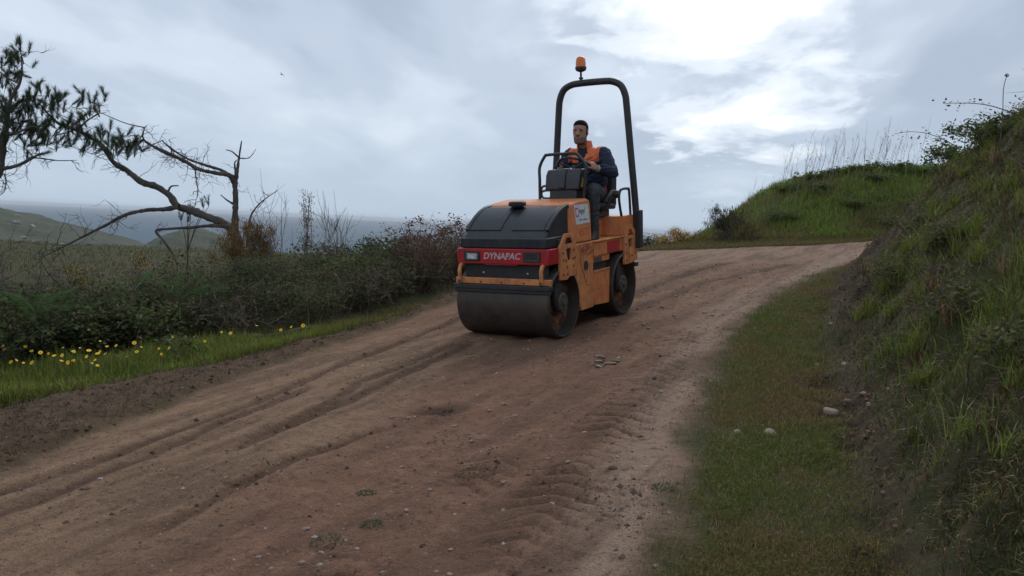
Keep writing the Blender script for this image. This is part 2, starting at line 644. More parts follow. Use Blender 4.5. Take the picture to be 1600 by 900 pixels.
# one earth material: bare dirt, red gravelly dirt, dark loose soil, turf, by what lies where
m, t, b, out = new_mat('earth')
MA = N(t, 'ShaderNodeAttribute', attribute_name='lay')
sp = N(t, 'ShaderNodeSeparateColor')
t.links.new(MA.outputs['Color'], sp.inputs[0])
MA2 = N(t, 'ShaderNodeAttribute', attribute_name='lay2')
sp2 = N(t, 'ShaderNodeSeparateColor')
t.links.new(MA2.outputs['Color'], sp2.inputs[0])
gv = N(t, 'ShaderNodeNewGeometry').outputs['Position']
nb = noise(t, gv, 0.9, 6, 0.6, 0.4)
nm = noise(t, gv, 5.0, 7, 0.65, 0.3)
nf = noise(t, gv, 42.0, 5, 0.7)
sandy = mixc(t, ramp(t, nm, [(0.35, 0), (0.65, 1)]), (0.325, 0.208, 0.130), (0.250, 0.152, 0.092))
redd = mixc(t, ramp(t, nm, [(0.33, 0), (0.62, 1)]), (0.295, 0.162, 0.105), (0.200, 0.100, 0.062))
pale = mixc(t, ramp(t, nm, [(0.35, 0), (0.7, 1)]), (0.385, 0.270, 0.200), (0.305, 0.205, 0.148))
zone = math_n(t, 'ADD', sp2.outputs[0], math_n(t, 'MULTIPLY', math_n(t, 'SUBTRACT', nb, 0.5), 0.9), True)
dirt = mixc(t, zone, sandy, redd)
zone2 = math_n(t, 'ADD', sp2.outputs[1], math_n(t, 'MULTIPLY', math_n(t, 'SUBTRACT', nm, 0.5), 0.8), True)
dirt = mixc(t, zone2, dirt, pale)
mst = N(t, 'ShaderNodeMapping')
mst.inputs['Rotation'].default_value = (0, 0, rad(-60))
t.links.new(gv, mst.inputs[0])
ms2 = N(t, 'ShaderNodeMapping')
ms2.inputs['Scale'].default_value = (0.34, 2.6, 1.0)
t.links.new(mst.outputs[0], ms2.inputs[0])
ns = noise(t, ms2.outputs[0], 1.6, 7, 0.62, 0.3)
dirt = mixc(t, ramp(t, ns, [(0.40, 0.58), (0.54, 0.0)]), dirt, (0.115, 0.068, 0.045))
dirt = mixc(t, ramp(t, noise(t, gv, 16.0, 6, 0.7), [(0.36, 0.6), (0.47, 0.0)]), dirt, (0.075, 0.046, 0.033))
dirt = mixc(t, ramp(t, noise(t, gv, 110.0, 4, 0.7), [(0.40, 0.55), (0.50, 0.0)]), dirt, (0.095, 0.052, 0.034))
dirt = mixc(t, ramp(t, noise(t, gv, 75.0, 3, 0.6), [(0.62, 0.0), (0.72, 0.5)]), dirt, (0.40, 0.29, 0.22))
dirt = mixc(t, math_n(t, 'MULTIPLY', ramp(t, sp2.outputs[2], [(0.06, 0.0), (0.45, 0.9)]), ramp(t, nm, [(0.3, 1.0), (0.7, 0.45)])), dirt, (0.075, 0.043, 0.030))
turf = mixc(t, ramp(t, nm, [(0.4, 0), (0.6, 1)]), (0.060, 0.062, 0.026), (0.085, 0.066, 0.038))
soil = mixc(t, ramp(t, nm, [(0.35, 0), (0.65, 1)]), (0.090, 0.056, 0.038), (0.165, 0.102, 0.066))
soil = mixc(t, sp.outputs[2], soil, mixc(t, ramp(t, nm, [(0.4, 0), (0.65, 1)]), (0.045, 0.032, 0.023), (0.100, 0.068, 0.045)))  # bank foot darker still: organic soil, plus shade mixed into its colour
c = mixc(t, sp.outputs[0], turf, dirt)
so = math_n(t, 'ADD', sp.outputs[1], math_n(t, 'MULTIPLY', math_n(t, 'SUBTRACT', nm, 0.5), 0.5), True)
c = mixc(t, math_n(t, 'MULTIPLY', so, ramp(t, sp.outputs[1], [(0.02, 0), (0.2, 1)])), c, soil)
# grit: small dark and pale specks
g1 = ramp(t, nf, [(0.30, 0.55), (0.42, 0.0), (0.60, 0.0), (0.74, 0.0)])
c = mixc(t, g1, c, (0.055, 0.038, 0.030))
vo = N(t, 'ShaderNodeTexVoronoi')
vo.inputs['Scale'].default_value = 26.0
t.links.new(gv, vo.inputs['Vector'])
pe = math_n(t, 'MULTIPLY', ramp(t, vo.outputs['Distance'], [(0.08, 1), (0.16, 0)]), ramp(t, nb, [(0.46, 0), (0.62, 0.8)]))
c = mixc(t, math_n(t, 'MULTIPLY', pe, sp.outputs[0]), c, (0.33, 0.27, 0.23))
t.links.new(c, b.inputs['Base Color'])
b.inputs['Roughness'].default_value = 0.95
b.inputs['Specular IOR Level'].default_value = 0.15
hgt = math_n(t, 'ADD', math_n(t, 'MULTIPLY', nf, 0.5), noise(t, gv, 13.0, 6, 0.65))
bn = N(t, 'ShaderNodeBump')
bn.inputs['Strength'].default_value = 0.9
bn.inputs['Distance'].default_value = 0.05
t.links.new(hgt, bn.inputs['Height'])
t.links.new(bn.outputs[0], b.inputs['Normal'])

redz = sstep(0.2, 1.0, TR['dL'] + 0.25 * fbm(gxv, gyv, 0.8, 3) - 1.0) * sstep(9.5, 7.0, gyv) + 0.6 * sstep(7.0, 9.5, gyv)
palez = np.exp(-((TR['dR'] + 0.22) / 0.28) ** 2) * 0.9 + 0.55 * sstep(13.0, 16.5, gyv)
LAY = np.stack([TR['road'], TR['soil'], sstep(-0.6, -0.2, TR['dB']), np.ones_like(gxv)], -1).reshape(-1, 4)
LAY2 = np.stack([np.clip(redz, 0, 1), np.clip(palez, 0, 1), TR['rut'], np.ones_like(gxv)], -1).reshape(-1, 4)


def sheet(name, mask):
    F = FF[mask]
    u, inv = np.unique(F, return_inverse=True)
    o = mesh_np(name, VV[u], inv.reshape(F.shape), MATS['earth'], None, True)
    for nm_, L in (('lay', LAY), ('lay2', LAY2)):
        a = o.data.color_attributes.new(nm_, 'FLOAT_COLOR', 'POINT')
        a.data.foreach_set('color', np.ascontiguousarray(L[u], dtype=np.float32).ravel())
    o['kind'] = 'structure'
    return o


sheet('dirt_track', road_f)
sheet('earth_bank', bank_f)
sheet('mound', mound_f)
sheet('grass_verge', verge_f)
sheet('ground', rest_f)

# ------------------------------------------------------------------ sea, headlands
m, t, b, out = new_mat('sea_water')
gv = N(t, 'ShaderNodeNewGeometry').outputs['Position']
mpn = N(t, 'ShaderNodeMapping')
mpn.inputs['Scale'].default_value = (1.0, 0.35, 1.0)
t.links.new(gv, mpn.inputs[0])
t.links.new(mixc(t, ramp(t, noise(t, mpn.outputs[0], 0.0016, 5, 0.6), [(0.35, 0), (0.65, 1)]), (0.030, 0.068, 0.105), (0.045, 0.088, 0.128)), b.inputs['Base Color'])
b.inputs['Roughness'].default_value = 0.6
b.inputs['Specular IOR Level'].default_value = 0.15
bn = N(t, 'ShaderNodeBump')
bn.inputs['Strength'].default_value = 0.6
bn.inputs['Distance'].default_value = 2.0
t.links.new(noise(t, mpn.outputs[0], 0.03, 6, 0.65), bn.inputs['Height'])
t.links.new(bn.outputs[0], b.inputs['Normal'])
SEA = -62.0
sx = np.array([-24000, -8000, -3000, -1200, -400, 0, 400, 1200, 3000, 8000, 24000.0])
sy = np.array([150, 400, 900, 2000, 4000, 8000, 14000, 24000.0])
a, c_ = np.meshgrid(sx, sy)
V = np.stack([a, c_, np.full_like(a, SEA)], -1).reshape(-1, 3)
i_ = np.arange(a.size).reshape(a.shape)
o = mesh_np('sea', V, np.stack([i_[:-1, :-1], i_[:-1, 1:], i_[1:, 1:], i_[1:, :-1]], -1).reshape(-1, 4), MATS['sea_water'])
o['kind'] = 'structure'

m, t, b, out = new_mat('heath_hill')
gv = N(t, 'ShaderNodeNewGeometry').outputs['Position']
hc = mixc(t, ramp(t, noise(t, gv, 0.035, 6, 0.65, 0.5), [(0.35, 0), (0.62, 1)]), (0.042, 0.058, 0.027), (0.070, 0.072, 0.042))
hc = mixc(t, ramp(t, noise(t, gv, 0.2, 5, 0.7), [(0.42, 0.7), (0.55, 0)]), hc, (0.035, 0.042, 0.024))
t.links.new(hc, b.inputs['Base Color'])
b.inputs['Roughness'].default_value = 0.95
bn = N(t, 'ShaderNodeBump')
bn.inputs['Strength'].default_value = 0.8
bn.inputs['Distance'].default_value = 2.0
t.links.new(noise(t, gv, 0.22, 6, 0.7), bn.inputs['Height'])
t.links.new(bn.outputs[0], b.inputs['Normal'])


def headland(name, cx, cy, rx, ry, top, seed):
    def hz(x, y):
        r = np.hypot((x - cx) / rx, (y - cy) / ry)
        z = SEA - 6 + (top - SEA + 6) * (1 - np.clip(r, 0, 1.25) ** 1.6 / 1.25 ** 1.6)
        return z + (top - SEA) * 0.06 * fbm(x + seed, y, 6.0 / rx, 5) + (top - SEA) * 0.02 * fbm(x, y + seed, 40.0 / rx, 3)
    u, v = np.meshgrid(np.linspace(-1.25, 1.25, 150), np.linspace(-1.25, 1.25, 90))
    x, y = cx + u * rx, cy + v * ry
    z = hz(x, y)
    i = np.arange(u.size).reshape(u.shape)
    o = mesh_np(name, np.stack([x, y, z], -1).reshape(-1, 3), np.stack([i[:-1, :-1], i[:-1, 1:], i[1:, 1:], i[1:, :-1]], -1).reshape(-1, 4), MATS['heath_hill'], None, True)
    o['kind'] = 'structure'
    return hz


hill_z = headland('hill', -545, 620, 290, 260, 15.0, 3.0)
headland('headland', -330, 860, 62, 110, -17.0, 11.0)

# ------------------------------------------------------------------ road roller (own axes: +x forward, +y its left side, z up)
POS, ROT = (0.47543, 9.0912, 0.4957), (0.03796, 0.08345, -2.09307)
RMAT = Matrix.Translation(POS) @ (Matrix.Rotation(ROT[2], 4, 'Z') @ Matrix.Rotation(ROT[1], 4, 'Y') @ Matrix.Rotation(ROT[0], 4, 'X'))
orange = surf_mat('orange_paint', (0.72, 0.245, 0.080), (0.61, 0.190, 0.062), 0.42, 3.0, dirt=(0.24, 0.095, 0.05), dirt_amt=0.45, bump=0.04)
orange_worn = surf_mat('worn_orange_paint', (0.70, 0.275, 0.090), (0.58, 0.205, 0.070), 0.5, 4.0, dirt=(0.17, 0.075, 0.045), dirt_amt=0.6, bump=0.08)
red = surf_mat('red_paint', (0.46, 0.016, 0.022), (0.36, 0.014, 0.020), 0.4, 5.0, dirt=(0.10, 0.030, 0.025), dirt_amt=0.4)
red_worn = surf_mat('faded_red_paint', (0.34, 0.035, 0.03), (0.52, 0.21, 0.06), 0.5, 9.0, lo=0.46, hi=0.54, dirt=(0.16, 0.06, 0.04), dirt_amt=0.5)
plastic = surf_mat('black_plastic', (0.012, 0.015, 0.020), (0.020, 0.023, 0.029), 0.36, 4.0, dirt=(0.060, 0.055, 0.052), dirt_amt=0.38, bump=0.05)
black = surf_mat('black_steel', (0.018, 0.019, 0.021), (0.028, 0.028, 0.030), 0.5, 9.0, dirt=(0.07, 0.055, 0.045), dirt_amt=0.4, bump=0.05)
drum_m = surf_mat('drum_steel', (0.045, 0.038, 0.034), (0.075, 0.058, 0.047), 0.55, 5.0, metal=0.35, dirt=(0.11, 0.072, 0.052), dirt_amt=0.55, bump=0.15, bscale=25)
disc_m = surf_mat('drum_inner', (0.022, 0.019, 0.017), (0.034, 0.027, 0.023), 0.8, 6.0, dirt=(0.42, 0.14, 0.05), dirt_amt=0.9)
grey_m = surf_mat('hub_grey', (0.11, 0.105, 0.10), (0.07, 0.065, 0.06), 0.55, 20.0, metal=0.3, dirt=(0.10, 0.07, 0.05), dirt_amt=0.6)
bolt_m = surf_mat('bolt_zinc', (0.55, 0.55, 0.53), (0.4, 0.4, 0.38), 0.35, 30.0, metal=0.7)
rust_m = surf_mat('rust', (0.12, 0.045, 0.025), (0.20, 0.08, 0.04), 0.9, 40.0)
white_m = surf_mat('sticker_white', (0.72, 0.74, 0.76), (0.60, 0.62, 0.65), 0.4, 12.0, dirt=(0.45, 0.42, 0.40), dirt_amt=0.4)
silver_m = surf_mat('letter_silver', (0.55, 0.50, 0.50), (0.38, 0.30, 0.30), 0.45, 30.0)
amber_m = surf_mat('amber_plastic', (0.80, 0.20, 0.03), (0.70, 0.15, 0.02), 0.2, 10.0)
yel_m = surf_mat('yellow_sticker', (0.70, 0.42, 0.03), (0.6, 0.34, 0.03), 0.45, 20.0)
glass_m = surf_mat('lamp_reflector', (0.85, 0.87, 0.90), (0.22, 0.23, 0.25), 0.25, 22.0, metal=0.25, coat=0.6)  # bright lens reflection put into the near-white base colour
dark_glass_m = surf_mat('lamp_dark_lens', (0.03, 0.032, 0.035), (0.05, 0.05, 0.055), 0.12, 30.0, coat=0.8)
ink_m = surf_mat('dark_ink', (0.06, 0.06, 0.07), None, 0.6, 30.0)
pink_m = surf_mat('magenta_ink', (0.55, 0.03, 0.12), None, 0.5, 30.0)
redink_m = surf_mat('red_stencil_ink', (0.45, 0.045, 0.04), (0.5, 0.12, 0.06), 0.6, 60.0, lo=0.45, hi=0.6)

roller = empty('road_roller', POS, ROT)
tag(roller, 'old orange tandem road roller with black hood, red front panel and tall black roll bar', 'road roller')
P_ = roller


def txt(name, s, size, origin, ux, uy, mat, parent, shear=0.0, bold=0.0, depth=0.001, sx=1.0, align='CENTER'):
    cu = bpy.data.curves.new('t', 'FONT')
    cu.body = s
    cu.size = size
    cu.shear = shear
    cu.offset = bold
    cu.extrude = depth
    cu.align_x = align
    cu.resolution_u = 3
    to = bpy.data.objects.new('t', cu)
    COL.objects.link(to)
    dg = bpy.context.evaluated_depsgraph_get()
    me = bpy.data.meshes.new_from_object(to.evaluated_get(dg))
    bpy.data.objects.remove(to)
    ux, uy = Vector(ux), Vector(uy)
    uz = ux.cross(uy)
    Mx = Matrix(((ux.x * sx, uy.x, uz.x, origin[0]), (ux.y * sx, uy.y, uz.y, origin[1]), (ux.z * sx, uy.z, uz.z, origin[2]), (0, 0, 0, 1)))
    me.transform(Mx)
    me.materials.clear()
    me.materials.append(mat)
    o = bpy.data.objects.new(name, me)
    COL.objects.link(o)
    o.parent = parent
    return o


# drums ------------------------------------------------------------
DR, DW = 0.35, 0.528
for cx in (0.76, -0.76):
    c = (cx, 0, DR)
    d = MB().lathe([(-DW + 0.13, 0.318), (-DW + 0.004, 0.322), (-DW, 0.33), (-DW + 0.012, DR), (DW - 0.012, DR), (DW, 0.33), (DW - 0.004, 0.322), (DW - 0.13, 0.318)], c, 1, 64).obj('drum', drum_m, P_, 0, 30)
    for s in (-1, 1):
        MB().lathe([(s * (DW - 0.125), 0.317), (s * (DW - 0.12), 0.21), (s * (DW - 0.115), 0.14), (s * (DW - 0.10), 0.13)], c, 1, 40).obj('drum_disc', disc_m, d, 0, 30)
        MB().lathe([(s * (DW - 0.09), 0.10), (s * (DW - 0.02), 0.10), (s * (DW - 0.012), 0.092), (s * (DW - 0.012), 0.035), (s * (DW + 0.006), 0.03), (s * (DW + 0.006), 0.005)], c, 1, 28).obj('hub', grey_m, d, 0, 30)
        for k in range(6):
            a = k * math.pi / 3 + 0.3
            q = (cx + 0.07 * math.cos(a), 0, DR + 0.07 * math.sin(a))
            MB().lathe([(s * (DW - 0.014), 0.011), (s * (DW - 0.004), 0.011)], q, 1, 6).obj('bolt', grey_m, d, 0, 0)
    # hanger that carries the hub inside the drum end
    for s in (-1, 1):
        MB().prism([(cx + 0.10, 0.30), (cx + 0.06, 0.27), (cx - 0.03, 0.28), (cx - 0.05, 0.36), (cx + 0.0, 0.70), (cx + 0.09, 0.70), (cx + 0.13, 0.42)], 1, s * (DW - 0.085), s * (DW - 0.045)).obj('drum_hanger', black, P_, 0.006)

# front end --------------------------------------------------------
MB().box(0.36, 0.99, -0.44, 0.44, 0.735, 0.93).obj('front_chassis', black, P_, 0.01)
MB().box(0.965, 1.000, -0.47, 0.47, 0.60, 0.745).obj('splash_plate', black, P_, 0.008)
for y in (-0.25, 0.255):
    MB().lathe([(1.0, 0.011), (1.010, 0.011), (1.012, 0.006)], (0, y, 0.655), 0, 8).obj('bolt', bolt_m, P_, 0, 0)
fp = MB().prism([(1.062, -0.522), (1.062, 0.512), (1.045, 0.522), (0.80, 0.522), (0.80, 0.48), (1.02, 0.48), (1.02, -0.49), (0.80, -0.49), (0.80, -0.532), (1.045, -0.532)], 2, 0.748, 0.900).obj('front_panel', red, P_, 0.008)
MB().prism([(-0.22, 0.748), (0.18, 0.748), (0.14, 0.738), (-0.18, 0.738)], 0, 1.03, 1.058).obj('panel_lip', red, fp, 0.003)
txt('lettering', 'DYNAPAC', 0.088, (1.0625, -0.005, 0.800), (0, 1, 0), (0, 0, 1), silver_m, fp, 0.22, 0.0022, 0.001, 1.02)
for y, gm in ((-0.345, glass_m), (0.338, dark_glass_m)):
    hl = MB().holed([(y - 0.092, 0.776), (y + 0.092, 0.776), (y + 0.092, 0.874), (y - 0.092, 0.874)], [(y - 0.070, 0.790), (y + 0.070, 0.790), (y + 0.070, 0.862), (y - 0.070, 0.862)], 0, 1.055, 1.074).obj('headlight', black, P_, 0.004)
    le = MB()
    le.box(1.052, 1.066, y - 0.069, y + 0.069, 0.791, 0.861)
    le.obj('lens', gm, hl, 0.006)
    MB().holed([(y - 0.0705, 0.7895), (y + 0.0705, 0.7895), (y + 0.0705, 0.8625), (y - 0.0705, 0.8625)], [(y - 0.062, 0.797), (y + 0.062, 0.797), (y + 0.062, 0.855), (y - 0.062, 0.855)], 0, 1.066, 1.071).obj('lens_rim', grey_m, hl, 0.001)
hb = MB().box(1.045, 1.085, -0.535, 0.545, 0.553, 0.612).obj('bumper_bar', orange_worn, P_, 0.004)
for y in (-0.235, 0.0, 0.25):
    MB().lathe([(1.085, 0.011), (1.0865, 0.0105)], (0, y, 0.572), 0, 7).obj('rust_hole', rust_m, hb, 0, 0)
MB().box(1.045, 1.112, -0.540, 0.552, 0.505, 0.549).add(*(lambda m: (m.v, m.f))(MB().box(1.085, 1.104, -0.540, 0.552, 0.472, 0.504))).obj('scraper_beam', black, P_, 0.005)
for y in (-0.475, 0.452):
    st = MB().tube([(1.02, y, 0.75), (1.075, y, 0.735), (1.100, y, 0.69), (1.098, y, 0.63), (1.096, y, 0.565)], 0.020, 8).obj('bumper_strap', orange_worn, P_, 0, 40)
    MB().lathe([(1.108, 0.016), (1.122, 0.016), (1.124, 0.008)], (0, y, 0.580), 0, 6).obj('bolt', grey_m, st, 0, 0)

# black hood -------------------------------------------------------
prof = [(1.025, 0.955), (1.025, 1.005), (0.965, 1.070), (0.890, 1.138), (0.80, 1.198), (0.71, 1.246), (0.62, 1.278), (0.52, 1.297), (0.52, 0.955)]
hd = MB().prism(prof, 1, -0.465, 0.465).obj('hood', plastic, P_, 0.035, 40, 4)
MB().box(0.56, 1.046, -0.495, 0.490, 0.902, 1.006).obj('hood_lip', plastic, hd, 0.014, 40, 3)
def follow(y0, y1, i0, i1, off):
    pr = prof[i0:i1]
    up, dn = [], []
    for i, (x, z) in enumerate(pr):
        a = pr[min(i + 1, len(pr) - 1)]
        c = pr[max(i - 1, 0)]
        tx, tz = a[0] - c[0], a[1] - c[1]
        L = math.hypot(tx, tz)
        nx, nz = tz / L, -tx / L
        up.append((x + nx * off, z + nz * off))
        dn.append((x - nx * 0.03, z - nz * 0.03))
    return MB().prism(up + dn[::-1], 1, y0, y1)
follow(0.06, 0.425, 2, 7, 0.011).obj('hood_rib', plastic, hd, 0.008, 40, 3)
follow(-0.425, -0.06, 2, 7, 0.011).obj('hood_rib', plastic, hd, 0.008, 40, 3)
for y in (-0.452, 0.452):
    follow(y - 0.022, y + 0.022, 2, 8, 0.014).obj('hood_edge', plastic, hd, 0.006)
cap = MB().lathe([(1.285, 0.062), (1.296, 0.066), (1.302, 0.090), (1.333, 0.092), (1.345, 0.080), (1.349, 0.05)], (0.63, -0.055, 0), 2, 26).obj('filler_cap', plastic, P_, 0, 35)
cap.data.transform(Matrix.Translation((0, 0, 0)))

# orange housing behind the hood -----------------------------------
hp = [(0.53, 0.905), (0.53, 1.298), (0.47, 1.318), (0.12, 1.352), (0.05, 1.335), (0.028, 1.28), (0.005, 0.905)]
hs = MB().prism(hp, 1, -0.482, 0.482).obj('engine_housing', orange, P_, 0.022, 40, 3)
st = MB().prism([(0.432, 1.295), (0.098, 1.297), (0.060, 1.100), (0.383, 1.094)], 1, 0.480, 0.4845).obj('sticker', white_m, hs, 0)
Ls = MB()
for q in ([(0.405, 1.262), (0.392, 1.262), (0.372, 1.172), (0.385, 1.172)], [(0.392, 1.262), (0.335, 1.263), (0.332, 1.249), (0.389, 1.248)], [(0.376, 1.186), (0.318, 1.187), (0.315, 1.173), (0.373, 1.172)]):
    Ls.prism(q, 1, 0.4845, 0.4855)
Ls.obj('logo_bracket', pink_m, hs, 0)
txt('logo_text', 'yagal', 0.078, (0.332, 0.4850, 1.206), (-1, 0, 0), (0, 0, 1), ink_m, hs, 0.0, 0.0006, 0.0005, 1.0, 'LEFT')
for k in range(9):
    if k != 3:
        MB().box(0.300 - k * 0.021 - 0.014, 0.300 - k * 0.021, 0.4845, 0.4855, 1.132, 1.146).obj('small_print', ink_m, hs, 0)
txt('stencil_number', '0577', 0.105, (0.195, 0.4822, 0.975), (-1, 0, 0), (0, 0, 1), redink_m, hs, 0.0, 0.0, 0.0008, 1.1)

# front frame legs and side plates ----------------------------------
for s in (-1, 1):
    leg = MB().prism([(0.49, 0.90), (0.487, 0.56), (0.345, 0.205), (0.045, 0.205), (0.030, 0.90)], 1, s * 0.38, s * 0.505).obj('frame_leg', orange_worn, P_, 0.008)
    cov = MB().prism([(0.365, 0.897), (0.345, 0.70), (0.205, 0.455), (0.062, 0.455), (0.046, 0.897)], 1, s * 0.505, s * 0.512).obj('side_cover', orange_worn, leg, 0.003)
    MB().prism([(0.362, 0.893), (0.350, 0.775), (0.054, 0.775), (0.049, 0.893)], 1, s * 0.512, s * 0.515).obj('faded_stripe', red_worn, leg, 0)
    MB().lathe([(s * 0.510, 0.052), (s * 0.5165, 0.050), (s * 0.5165, 0.012)], (0.232, 0, 0.665), 1, 20).obj('cover_hole', black, leg, 0, 0)
    plate = MB()
    out_ = [(0.868, 0.585), (0.868, 0.90), (0.742, 1.03), (0.592, 1.025), (0.495, 0.92), (0.486, 0.585)]
    # two openings: the plate is built of an upper ring, a middle web and a solid foot
    plate.holed([(0.868, 0.90), (0.742, 1.03), (0.592, 1.025), (0.505, 0.92)], [(0.765, 0.922), (0.715, 0.992), (0.622, 0.988), (0.580, 0.928)], 1, s * 0.515, s * 0.54)
    plate.holed([(0.868, 0.735), (0.868, 0.90), (0.505, 0.92), (0.492, 0.735)], [(0.695, 0.765), (0.735, 0.878), (0.615, 0.884), (0.630, 0.765)], 1, s * 0.515, s * 0.54)
    plate.prism([(0.868, 0.735), (0.492, 0.735), (0.487, 0.60), (0.66, 0.60), (0.72, 0.575), (0.868, 0.585)], 1, s * 0.515, s * 0.54)
    pl = plate.obj('side_plate', orange_worn, P_, 0.004)
    MB().box(0.53, 0.83, s * 0.45, s * 0.512, 0.60, 0.98).obj('plate_backing', black, pl, 0.005)
    for (x, z) in ((0.80, 0.845), (0.80, 0.775), (0.74, 0.765), (0.56, 0.86), (0.545, 0.78), (0.585, 0.775), (0.72, 0.70), (0.58, 0.70), (0.72, 0.63), (0.80, 0.63)):
        MB().lathe([(s * 0.538, 0.012), (s * 0.547, 0.012), (s * 0.548, 0.006)], (x, 0, z), 1, 6).obj('bolt', rust_m, pl, 0, 0)
    # rear fork plate
    rp = MB()
    rp.holed([(-0.745, 0.86), (-0.80, 1.00), (-0.96, 1.02), (-1.11, 0.90)], [(-0.84, 0.885), (-0.86, 0.965), (-0.94, 0.97), (-1.01, 0.895)], 1, s * 0.515, s * 0.54)
    rp.holed([(-0.745, 0.735), (-0.745, 0.86), (-1.11, 0.90), (-1.12, 0.735)], [(-0.87, 0.76), (-0.84, 0.85), (-0.98, 0.865), (-0.96, 0.76)], 1, s * 0.515, s * 0.54)
    rp.prism([(-0.745, 0.735), (-0.735, 0.575), (-0.90, 0.575), (-1.122, 0.60), (-1.12, 0.735)], 1, s * 0.515, s * 0.54)
    rpo = rp.obj('side_plate', orange_worn, P_, 0.004)
    MB().box(-1.06, -0.78, s * 0.45, s * 0.512, 0.60, 0.985).obj('plate_backing', rust_m, rpo, 0.005)
    MB().box(-0.885, -0.865, s * 0.538, s * 0.556, 0.575, 0.735).obj('plate_rib', orange_worn, rpo, 0.003)
    for (x, z) in ((-0.78, 0.80), (-0.80, 0.70), (-0.80, 0.62), (-1.05, 0.80), (-1.05, 0.68), (-0.95, 0.66)):
        MB().lathe([(s * 0.538, 0.012), (s * 0.547, 0.012), (s * 0.548, 0.006)], (x, 0, z), 1, 6).obj('bolt', rust_m, rpo, 0, 0)

# rear half ---------------------------------------------------------
rb = MB().prism([(0.018, 0.735), (0.018, 0.665), (-0.412, 0.665), (-0.418, 0.735)], 1, -0.495, 0.495).prism([(0.018, 0.575), (0.018, 0.215), (-0.385, 0.190), (-0.408, 0.42), (-0.412, 0.575)], 1, -0.495, 0.495).obj('rear_body', orange, P_, 0.006)
MB().box(-0.40, 0.010, -0.455, 0.455, 0.570, 0.670).obj('step_recess', black, rb, 0.0)
MB().box(-0.395, 0.014, 0.490, 0.505, 0.560, 0.585).obj('step_tread', orange_worn, rb, 0.003)
MB().prism([(0.0, 0.72), (-0.19, 0.72), (-0.19, 0.672), (0.0, 0.672)], 1, 0.495, 0.500).obj('data_plate', grey_m, rb, 0.0)
sb = MB().box(-0.76, 0.024, -0.512, 0.512, 0.735, 0.885).obj('side_beam', orange, P_, 0.006)
MB().box(-0.654, -0.316, 0.512, 0.5145, 0.740, 0.868).obj('reflector', red, sb, 0.0)
MB().box(-0.654, -0.316, -0.5145, -0.512, 0.740, 0.868).obj('reflector', red, sb, 0.0)
MB().prism([(0.026, -0.530), (0.026, 0.530), (-0.77, 0.530), (-0.77, -0.530)], 2, 0.886, 0.904).obj('floor_plate', orange_worn, P_, 0.005)
# curved wall of the seat plinth
arc = [(-0.12 - 0.10 * math.cos(a), 0.30 * 1 + 0.0) for a in (0,)]
pl_ = [(-1.08, -0.515), (-1.08, 0.515), (-0.78, 0.515)] + [(-0.78 + 0.16 * math.sin(a), 0.31 + 0.205 * math.cos(a)) for a in np.linspace(0.25, math.pi / 2, 7)] + [(-0.26, 0.30), (-0.20, 0.26), (-0.18, 0.18), (-0.18, -0.18), (-0.20, -0.26), (-0.26, -0.30)] + [(-0.78 + 0.16 * math.sin(a), -0.31 - 0.205 * math.cos(a)) for a in np.linspace(math.pi / 2, 0.25, 7)] + [(-0.78, -0.515)]
MB().prism(pl_, 2, 0.905, 1.125).obj('seat_plinth', orange, P_, 0.012, 40, 3)
MB().box(-1.08, -0.765, -0.505, 0.505, 0.715, 0.9045).obj('rear_chassis', orange_worn, P_, 0.006)
MB().box(-1.14, -1.085, -0.50, 0.50, 0.55, 1.10).obj('rear_panel', orange, P_, 0.01)
MB().box(-1.13, -1.04, -0.545, 0.55, 0.52, 0.572).obj('scraper_beam', black, P_, 0.005)
MB().box(-0.30, 0.35, -0.16, 0.16, 0.25, 0.60).obj('articulation_joint', black, P_, 0.01)

# roll bar ----------------------------------------------------------
pts = [(-1.10, 0.555, 0.74), (-1.10, 0.535, 1.17), (-1.10, 0.478, 1.86), (-1.10, 0.437, 2.36), (-1.10, 0.418, 2.50), (-1.10, 0.365, 2.605), (-1.10, 0.27, 2.655), (-1.10, 0.15, 2.668)]
pts = pts + [(x, -y, z) for x, y, z in pts[::-1]]
rl = smooth_line(pts, 70)
V, F = tube_np(rl, [0.040] * len(rl), 12)
rops = MB().add(V, F).obj('roll_bar', black, P_, 0, 60)
for s in (-1, 1):
    MB().box(-1.165, -1.06, s * 0.505, s * 0.60, 0.735, 1.175).obj('post_foot', black, rops, 0.012)
bc = MB().tube([(-1.10, -0.135, 2.68), (-1.10, -0.135, 2.80)], 0.013, 8).lathe([(2.715, 0.026), (2.735, 0.026)], (-1.10, -0.135, 0), 2, 10).obj('beacon_stem', black, P_, 0, 40)
MB().lathe([(2.800, 0.03), (2.815, 0.060), (2.842, 0.068), (2.856, 0.066)], (-1.10, -0.135, 0), 2, 24).obj('beacon_base', black, bc, 0, 40)
MB().lathe([(2.856, 0.060), (2.90, 0.060), (2.945, 0.054), (2.968, 0.040), (2.976, 0.015)], (-1.10, -0.135, 0), 2, 24).obj('beacon_dome', amber_m, bc, 0, 50)

# grab handles beside the seat ---------------------------------------
for s in (-1, 1):
    ln = smooth_line([(-0.755, s * 0.50, 1.12), (-0.715, s * 0.50, 1.22), (-0.690, s * 0.50, 1.33), (-0.725, s * 0.50, 1.405), (-0.80, s * 0.50, 1.425), (-0.94, s * 0.50, 1.425), (-0.985, s * 0.50, 1.395), (-1.02, s * 0.50, 1.12)], 36)
    V, F = tube_np(ln, [0.0155] * len(ln), 8)
    MB().add(V, F).obj('grab_handle', black, P_, 0, 60)

